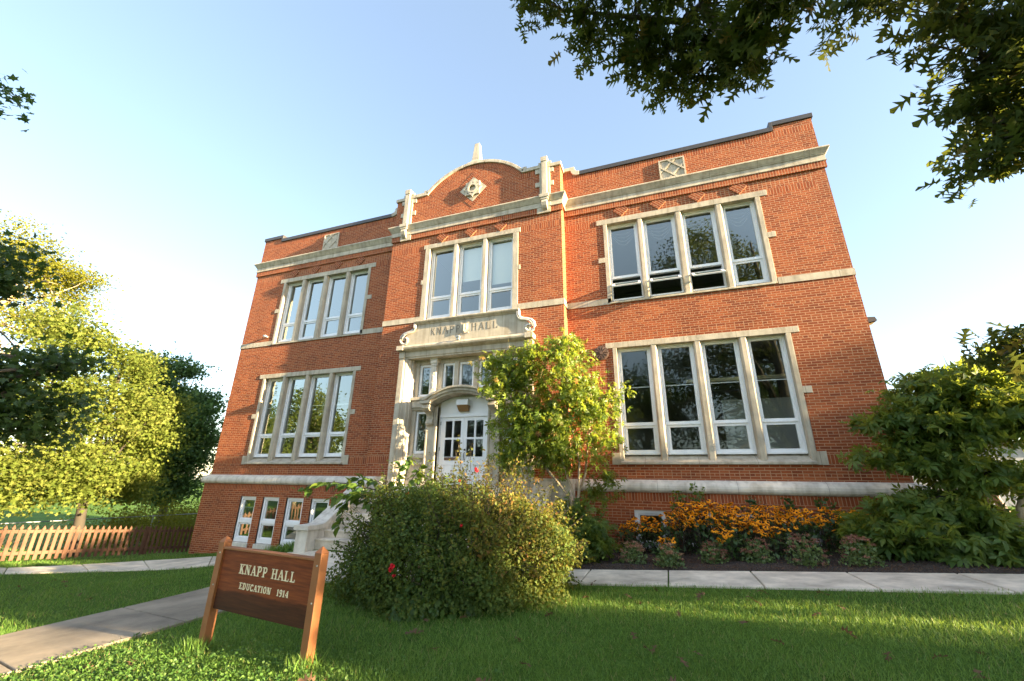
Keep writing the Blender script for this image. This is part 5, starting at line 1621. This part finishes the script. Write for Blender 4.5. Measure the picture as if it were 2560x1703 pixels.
# ---------------------------------------------------------------- rose hedge with its flowers and the creeper in it
def build_hedge():
    rng = np.random.default_rng(171)
    cx, cy = 2.27, -5.0
    g = zt1(cx, cy)
    T = empty("rose_bush", (cx, cy, g), "great rounded rose bush in front of the entrance steps", "shrub")
    # closed dome: points on a bumpy half ellipsoid and inside it
    n = 84000
    d = rng.normal(size=(n, 3)); d /= np.linalg.norm(d, axis=1, keepdims=True)
    d[:, 2] = np.abs(d[:, 2]) * rng.choice([1, 1, 1, -.35], n)
    ph = np.arctan2(d[:, 1], d[:, 0])
    def bump(d): return 1 + .07 * np.sin(5 * d[:, 0] + 3 * d[:, 2] + 1) + .06 * np.sin(9 * d[:, 1] + 4 * d[:, 0]) + .055 * np.sin(13 * d[:, 2] + 7 * d[:, 0] + 2) + .04 * np.sin(23 * d[:, 0] + 17 * d[:, 2])
    rad = bump(d) * (1.03 - .34 * rng.random(n) ** 1.3)
    sq = np.sign(d) * np.abs(d) ** .93
    sq /= np.maximum(1e-6, np.linalg.norm(sq, axis=1, keepdims=True)) ** .80
    P = np.array((cx, cy, .62)) + sq * np.array((2.0, 1.38, 1.52)) * rad[:, None]
    ok = P[:, 2] > zt(P[:, 0], P[:, 1]) + .03
    P = P[ok]; d = d[ok]
    # loose shoots
    sh = []; mb = MB()
    for k in range(420):
        v = rng.normal(size=3); v[2] = abs(v[2]) * .9 + .25; v /= np.linalg.norm(v)
        if v[0] < 0 and rng.random() < .35: v[0] *= -1
        s = np.sign(v) * np.abs(v) ** .93; s /= np.linalg.norm(s) ** .80
        b = np.array((cx, cy, .62)) + s * np.array((1.94, 1.34, 1.48))
        L = rng.uniform(.10, .52)
        e = b + (v * .7 + np.array((0, 0, .7)) + rng.normal(size=3) * .3) * L
        mb.tube(limb_pts(b - v * .3, e, rng, .1, 5), [.006, .005, .004, .003, .002], 4)
        m = int(10 + L * 50)
        t = rng.random(m)[:, None]
        sh.append(b + (e - b) * t + rng.normal(size=(m, 3)) * .030)
    mb.tube([(cx, cy, g - .1), (cx, cy, 1.2)], .05, 6)
    for k in range(16):
        mb.tube(limb_pts((cx + rng.normal() * .2, cy + rng.normal() * .2, g), np.array((cx, cy, .8)) + rng.normal(size=3) * np.array((.9, .6, .35)), rng, .15), [.03, .025, .02, .016, .012, .006], 5)
    mb.build("stem", M["twig"], T)
    S = np.concatenate(sh)
    P = np.concatenate([P, S])
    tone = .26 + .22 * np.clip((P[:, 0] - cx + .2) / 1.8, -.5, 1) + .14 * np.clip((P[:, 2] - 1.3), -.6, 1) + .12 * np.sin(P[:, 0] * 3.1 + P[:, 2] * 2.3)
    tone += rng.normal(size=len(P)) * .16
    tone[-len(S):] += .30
    nr = np.concatenate([d, np.tile((0, 0, 1.), (len(S), 1))]) * .7 + rng.normal(size=P.shape) * .75 + np.array((0, 0, .3))
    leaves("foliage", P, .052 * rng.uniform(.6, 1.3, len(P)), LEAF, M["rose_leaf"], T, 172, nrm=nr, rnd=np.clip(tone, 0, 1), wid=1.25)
    # bindweed leaves low on the right
    q = 900
    dd = rng.normal(size=(q, 3)); dd /= np.linalg.norm(dd, axis=1, keepdims=True)
    dd[:, 1] = -np.abs(dd[:, 1]); dd[:, 0] = np.abs(dd[:, 0]) * .9 - .1
    P2 = np.array((cx, cy, .45)) + dd * np.array((1.75, 1.45, .6)); P2 = P2[P2[:, 2] > zt(P2[:, 0], P2[:, 1]) + .04]
    leaves("leaves", P2, .10 * rng.uniform(.6, 1.2, len(P2)), BROAD, M["vine_leaf"], T, 173, nrm=np.tile((.2, -.7, .5), (len(P2), 1)) + rng.normal(size=P2.shape) * .35, ydir=np.tile((0, 0, -1.), (len(P2), 1)), wid=1.15)
    # roses
    def rose_mesh(seed):
        r = np.random.default_rng(seed); m = 16
        P = r.normal(size=(m, 3)) * .012
        return leaf_arrays(P, r.uniform(.035, .05, m), BROAD, r, 0, P / .012 + r.normal(size=(m, 3)) * .5, None, 1.5)
    spots = [(2.05, -6.42, 1.10), (2.10, -6.43, .98), (2.06, -6.45, 1.06), (2.95, -6.16, 1.62), (3.86, -5.35, 1.18), (2.63, -5.05, 2.42), (2.66, -5.07, 2.40), (2.35, -5.1, 2.22), (1.45, -5.3, 2.0)]
    first = None
    for k, s in enumerate(spots):
        if first is None:
            V, Tt, kk = rose_mesh(180)
            first = mesh_np("rose", V, Tt, M["rose"], None, np.random.default_rng(1).random(len(Tt)))
            o = first
        else:
            o = first.copy(); COL.objects.link(o)
        o.parent = T; o.location = (s[0] - cx, s[1] - cy, s[2] - g); o.rotation_euler = (k, k * 2.1, k * .7); sc = (.85, .6, .8, .55)[k % 4]; o.scale = (sc, sc, sc)
build_hedge()

def build_creeper():
    rng = np.random.default_rng(191)
    T = empty("trumpet_creeper", (1.0, -4.95, zt1(1.0, -4.95)), "leafy creeper with long arms reaching left out of the rose bush", "vine")
    arms = [[(1.2, -5.0, 1.7), (.75, -5.1, 2.02), (.2, -5.15, 2.12), (-.3, -5.15, 2.16), (-.75, -5.2, 2.10), (-1.15, -5.2, 2.03)],
            [(1.2, -4.9, 1.7), (.85, -4.9, 2.05), (.45, -4.9, 2.22), (.15, -4.95, 2.25), (-.1, -5.0, 2.14)],
            [(1.3, -5.0, 1.8), (1.05, -5.05, 2.15), (1.12, -5.1, 2.42), (1.30, -5.15, 2.58), (1.5, -5.2, 2.62)],
            [(1.1, -5.1, 1.8), (.8, -5.25, 1.95), (.4, -5.3, 1.98), (.15, -5.3, 1.82), (.12, -5.3, 1.5), (.10, -5.3, 1.42)],
            [(1.4, -5.0, 1.8), (1.35, -5.1, 2.15), (1.55, -5.15, 2.38), (1.62, -5.15, 2.52)],
            [(.9, -5.1, 1.7), (.5, -5.2, 1.9), (.1, -5.3, 1.97), (-.15, -5.35, 1.88)], [(1.0, -5.2, 1.5), (.75, -5.4, 1.85), (.55, -5.45, 2.0), (.35, -5.45, 1.92)]]
    mb = MB(); PP = []; YD = []
    for a in arms:
        a = np.array(a)
        mb.tube(a, list(np.linspace(.012, .003, len(a))), 5)
        for i in range(len(a) - 1):
            seg = a[i + 1] - a[i]; L = np.linalg.norm(seg)
            for t in np.arange(0, 1, .055 / L if L else 1):
                p = a[i] + seg * t
                side = np.cross(seg / L, (0, 0, 1)); 
                for s in (1, -1):
                    if rng.random() < .25: continue
                    y = side * s * .6 + np.array((0, 0, -.55)) + seg / L * .35 + rng.normal(size=3) * .3
                    PP.append(p + y * .03); YD.append(y)
    mb.build("stem", M["twig"], T)
    PP = np.array(PP); YD = np.array(YD)
    leaves("foliage", PP, .19 * rng.uniform(.6, 1.2, len(PP)), BROAD, M["vine_leaf"], T, 192, up=1.2, ydir=YD, wid=.8)
build_creeper()

# ---------------------------------------------------------------- flower bed
def build_flowers():
    rng = np.random.default_rng(201)
    def flower_mesh():
        V = []; F = []; 
        for k in range(11):
            a = 2 * math.pi * k / 11; ca, sa = math.cos(a), math.sin(a)
            b = len(V)
            for u, v, w in ((.012, -.006, 0), (.012, .006, 0), (.032, .0095, -.004), (.032, -.0095, -.004), (.047, 0, -.020)):
                V.append((u * ca - v * sa, u * sa + v * ca, w))
            F += [(b, b + 1, b + 2), (b, b + 2, b + 3), (b + 3, b + 2, b + 4)]
        return np.array(V), np.array(F)
    pv, pf = flower_mesh()
    petal_o = mesh_np("flower", pv, pf, M["petal"], None, np.repeat(np.random.default_rng(2).random(11), 3))
    mbc = MB(); mbc.tube([(0, 0, -.006), (0, 0, .008), (0, 0, .017)], [.014, .0135, .005], 8)
    cone_o = mbc.build("flower_cone", M["cone"], None, smooth=True)
    first = [True]
    # clumps: x, y, height, spread, flowers
    cl = [(4.72, -.95, .62, .20, 9), (5.05, -.75, .72, .24, 13), (5.45, -.85, .70, .24, 13), (5.78, -1.1, .80, .26, 17), (6.10, -.85, .98, .28, 24), (6.5, -1.0, .98, .28, 26), (6.42, -1.35, .80, .26, 15), (6.9, -.9, .92, .28, 24), (7.0, -1.5, .72, .26, 19),
          (7.3, -1.25, .78, .28, 24), (7.42, -1.75, .62, .24, 16), (7.7, -.95, .86, .26, 20), (7.95, -1.35, .74, .26, 18), (8.25, -1.0, .80, .26, 14), (8.6, -1.1, .72, .26, 13), (8.95, -.85, .76, .24, 12), (9.3, -.95, .72, .24, 10), (5.62, -2.1, .40, .14, 5), (6.75, -2.0, .52, .20, 6)]
    lab = "clump of orange coneflowers with dark centres in the bed under the right hand windows"
    for x, y, h, sp, nf in cl:
        g = zt1(x, y) + .05
        T = empty("coneflower_plant", (x, y, g), lab, "flower", "coneflowers in the flower bed")
        n = int(180 * sp / .25)
        P = np.stack([x + rng.normal(size=n) * sp * .85, y + rng.normal(size=n) * sp * .8, g + rng.random(n) ** .8 * h * .82], 1)
        P = P[P[:, 1] < -.15]
        leaves("foliage", P, .115 * rng.uniform(.5, 1.3, len(P)), LEAF, M["rud_leaf"], T, int(rng.integers(1e6)), up=.8, wid=1.1)
        mb = MB()
        for k in range(int(nf * 2.8)):
            fx = x + rng.normal() * sp * .72; fy = min(-.2, y + rng.normal() * sp * .72); fz = g + h * rng.uniform(.66, 1.10)
            mb.tube([(x + (fx - x) * .5, y + (fy - y) * .5, g), (fx, fy, fz - .01)], [.004, .003], 4, cap=False)
            if first[0]: f, c = petal_o, cone_o; first[0] = False
            else:
                f = petal_o.copy(); c = cone_o.copy(); COL.objects.link(f); COL.objects.link(c)
            f.parent = T; c.parent = f
            f.location = (fx - x, fy - y, fz - g)
            f.rotation_euler = (rng.normal() * .45 + .25, rng.normal() * .35 + .1, rng.uniform(0, 6))
            s = rng.uniform(.95, 1.45); f.scale = (s, s, s)
        mb.build("stem", M["twig"], T)
    # stonecrop clumps along the front of the bed
    sed = [(4.95, -2.30, .42, .27, "leftmost stonecrop, pale pink heads caught by the sun"), (5.62, -2.55, .40, .27, "sunlit stonecrop with coral pink heads, second from the left"), (6.45, -2.15, .38, .27, "small shaded stonecrop with dull pink heads, third from the left"), (7.22, -2.20, .44, .29, "brownish stonecrop below the densest coneflowers"), (7.95, -2.38, .52, .34, "largest stonecrop with dark red heads"), (8.78, -2.30, .46, .34, "rightmost stonecrop, mostly green, next to the mound of large leaves")]
    for k, (x, y, h, sp, l) in enumerate(sed):
        g = zt1(x, y) + .05
        T = empty("stonecrop", (x, y, g), l, "flower", "stonecrops along the flower bed")
        n = 520
        d = rng.normal(size=(n, 3)); d /= np.linalg.norm(d, axis=1, keepdims=True); d[:, 2] = np.abs(d[:, 2])
        P = np.array((x, y, g)) + d * np.array((sp, sp * .9, h * .9)) * (rng.random(n) ** .4)[:, None]
        leaves("foliage", P, .055 * rng.uniform(.6, 1.2, n), BROAD, M["sedum_leaf"], T, int(rng.integers(1e6)), up=.6)
        for q in range(20):
            v = rng.normal(size=3); v[2] = abs(v[2]) + .35; v /= np.linalg.norm(v)
            c = np.array((x, y, g)) + v * np.array((sp * .95, sp * .85, h))
            m = 46
            R_ = rng.uniform(.038, .066)
            Q = c + rng.normal(size=(m, 3)) * np.array((R_ * .6, R_ * .6, .010))
            leaves("flower_head", Q, .020 * rng.uniform(.7, 1.3, m), LEAF, M["sedum_head"], T, int(rng.integers(1e6)), up=1.5, rnd=np.clip(rng.random(m) * .5 + (.5 if k < 2 else .12 + .1 * (k % 2)), 0, 1), wid=1.6)  # paler heads on the two left plants paint in their sunlight
    # taller weedy shoots at the wall
    for k, (x, y, h, l) in enumerate(((5.95, -.45, 1.25, "tall weedy shoot against the wall left of the densest coneflowers"), (6.4, -.4, 1.35, "tallest leafy shoot against the wall above the coneflowers"), (7.55, -.4, 1.02, "grey green leafy plant by the wall behind the coneflowers"), (8.25, -.4, 1.0, "leafy plant by the wall above the right part of the coneflowers"), (8.9, -.45, .95, "leafy plant at the wall next to the right hand tree"))):
        g = zt1(x, y)
        n = 110
        t = rng.random(n) ** .7
        P = np.stack([x + rng.normal(size=n) * .13 * (1.2 - .6 * t), y + rng.normal(size=n) * .08, g + .1 + t * h], 1)
        P[:, 1] = np.minimum(P[:, 1], -.16)
        T = empty("weed_shoot", (x, y, g), l, "plant", "weedy shoots at the wall")
        leaves("foliage", P, .11 * rng.uniform(.5, 1.2, n), BROAD, M["vine_leaf"] if k < 2 else M["rud_leaf"], T, int(rng.integers(1e6)), up=.8)
        mb = MB()
        for q in range(4): mb.tube([(x + rng.normal() * .06, y, g), (x + rng.normal() * .12, y, g + h * rng.uniform(.8, 1))], [.007, .003], 4)
        mb.build("stem", M["twig"], T)
build_flowers()

# ---------------------------------------------------------------- lawn blades, clover, litter
def build_grass():
    rng = np.random.default_rng(211)
    cx, cy = CAM.x, CAM.y
    def keep(x, y):
        k = np.ones(len(x), bool)
        k &= ~((x > -2.85 + .05 * np.sin(y * 9)) & (x < -.85 + .05 * np.sin(y * 7)) & (y < -3.9))
        k &= ~((y > -4.05 + .04 * np.sin(x * 8)) & (y < -.0) & (x > 2.3))
        k &= ~((x > -3.2) & (x < 2.3) & (y > -4.5))
        # side path
        t = np.interp(x, [-18, -14, -10, -8.6, -7.3, -5.8, -4.4, -3.3], [-9.4, -7.3, -5.2, -4.2, -3.55, -3.1, -3.05, -3.25])
        f = np.interp(x, [-19, -14.6, -11, -10.2, -9.4, -8, -6.4, -3.35], [-8.2, -6.0, -4.75, -3.55, -2.45, -1.35, -1.3, -1.9])
        k &= ~((x < -3.2) & (y > t + .03) & (y < f - .03))
        k &= ~((y > -.12) & (np.abs(x) < 10.95))
        return k
    X = []; Y = []
    # density falls with distance from the viewer
    for r0, r1, dens in ((2.5, 5.0, 2600), (5.0, 7.0, 1900), (7.0, 10, 1150), (10, 14, 600), (14, 20, 300), (20, 30, 90)):
        area = (r1 ** 2 - r0 ** 2) * R(64)
        n = int(area * dens)
        a = R(90 + 20) + rng.uniform(-1, 1, n) * R(64)
        r = np.sqrt(rng.uniform(r0 ** 2, r1 ** 2, n))
        x, y = cx + r * np.cos(a), cy + r * np.sin(a)
        k = keep(x, y) & (((x > -17) & (y < 3)) | (y < 14))
        X.append(x[k]); Y.append(y[k])
    x = np.concatenate(X); y = np.concatenate(Y)
    z = zt(x, y)
    patch = .5 + .5 * np.sin(x * 1.7 + 1.3 * np.sin(y * 1.1)) * np.sin(y * 1.9 + .8 * np.sin(x * .9))
    n = len(x)
    dist = np.hypot(x - cx, y - cy)
    P = np.stack([x, y, z - .005], 1)
    h = rng.uniform(.028, .068, n) * (.75 + .5 * patch) * (1 + .02 * dist)
    lean = rng.normal(size=(n, 3)) * .55; lean[:, 2] = 1
    nr = np.cross(lean, rng.normal(size=(n, 3)))
    tone = np.clip(.06 + .62 * rng.random(n) + .26 * (patch - .5) + .25 * (rng.random(n) < .05), 0, .9)
    tone[rng.random(n) < .03 + .09 * (.5 + .5 * np.sin(x * .8 + 2) * np.sin(y * 1.3)) ** 3] = 1
    w = (.0042 + .0009 * dist) / h * .55
    V, T, k = leaf_arrays(P, h, BLADE, rng, 0, nr, lean, w)
    o = mesh_np("grass", V, T, M["grass"], None, np.repeat(tone, k))
    tag(o, "short mown green grass of the lawn", "grass", kind="stuff")
    # clover and ground ivy round the sign
    n = 9000
    x = rng.normal(size=n) * 1.5 + .9; y = rng.normal(size=n) * .55 - 8.75
    k = keep(x, y) & (np.abs(y + 8.7) < 1.3)
    x, y = x[k], y[k]; n = len(x)
    P = np.stack([x, y, zt(x, y) + rng.uniform(.015, .065, n)], 1)
    CL = (np.array([(0, 0, 0)] + [(.5 * math.cos(R(60 * q)) , .5 * math.sin(R(60 * q)), .08) for q in range(6)]), np.array([(0, q + 1, (q + 1) % 6 + 1) for q in range(6)]))
    V, T, kk = leaf_arrays(P, rng.uniform(.013, .030, n), CL, rng, 1.6)
    o = mesh_np("clover", V, T, M["clover"], None, np.repeat(rng.random(n), kk))
    tag(o, "bright clover leaves growing in the lawn round the sign", "clover", kind="stuff")
    # tall tufts at the foot of posts and wall
    def tufts(pts, hh, nn, seed):
        r = np.random.default_rng(seed)
        P = np.concatenate([np.array((a, b, 0)) + np.stack([r.normal(size=nn) * s, r.normal(size=nn) * s, np.zeros(nn)], 1) for a, b, s in pts])
        P[:, 2] = zt(P[:, 0], P[:, 1])
        m = len(P); l = r.normal(size=(m, 3)) * .4; l[:, 2] = 1
        V, T, k = leaf_arrays(P, r.uniform(.5, 1.1, m) * hh, BLADE, r, 0, np.cross(l, r.normal(size=(m, 3))), l, .055)
        return V, T, np.repeat(r.random(m) * .9, k)
    V, T, a = tufts([(.62, -7.86, .06), (.48, -7.9, .06), (2.25, -8.05, .08)], .16, 160, 5)
    o = mesh_np("tall_grass", V, T, M["grass"], None, a); tag(o, "long unmown grass at the feet of the sign posts", "grass", kind="stuff")
    V, T, a = tufts([(-4.6 + .16 * q, -2.35 + .05 * q, .13) for q in range(9)], .26, 160, 6)
    o = mesh_np("tall_grass", V, T, M["grass"], None, a); tag(o, "long grass tuft beside the entrance steps", "grass", kind="stuff")
    # fallen oak leaves
    V, T, kk = leaf_arrays(np.zeros((1, 3)), np.array([1.0]), OAK, rng, 0, np.array([(0, 0, 1.)]), np.array([(0, 1., 0)]))
    V = V.copy(); V[:, 2] += .25 * V[:, 0] ** 2 + .12 * np.sin(V[:, 1] * 5)
    first = None
    spots = [(s.uniform(2.6, 9.5), s.uniform(-8.6, -4.4)) for s in [random.Random(9)] for _ in range(78)] + [(s.uniform(-.6, 3), s.uniform(-9.4, -8.3)) for s in [random.Random(10)] for _ in range(14)] + [(s.uniform(-8, -3), s.uniform(-8, -5)) for s in [random.Random(12)] for _ in range(14)]
    rr = random.Random(8)
    for k, (a, b) in enumerate(spots):
        if math.hypot((a - 2.55) / 1.9, (b + 5) / 1.4) < 1: continue
        if -2.9 < a < -.8: continue
        if first is None:
            first = mesh_np("fallen_leaf", V, T, M["dead"], None, np.full(len(T), .4)); o = first
        else:
            o = first.copy(); COL.objects.link(o)
        o.location = (a, b, zt1(a, b) + rr.uniform(.035, .065)); o.rotation_euler = (rr.gauss(0, .45), rr.gauss(0, .45), rr.uniform(0, 6.3)); s = rr.uniform(.09, .15); o.scale = (s, s, s)
        tag(o, "dry brown oak leaf lying on the grass of the front lawn", "leaf", "fallen leaves on the lawn")
    # bark chips on the bed
    n = 5200
    x = rng.uniform(3.2, 13, n); y = -2.84 + 1.9 * rng.random(n) ** 1.3
    P = np.stack([x, y, zt(x, y) + .065 + .01 * rng.random(n)], 1)
    V, T, kk = leaf_arrays(P, rng.uniform(.02, .055, n), LEAF, rng, 1.2, wid=.5)
    o = mesh_np("bark_chips", V, T, M["dead"], None, np.repeat(rng.random(n) * .6, kk)); tag(o, "loose bark chips scattered on the mulch bed", "mulch", kind="stuff")
build_grass()
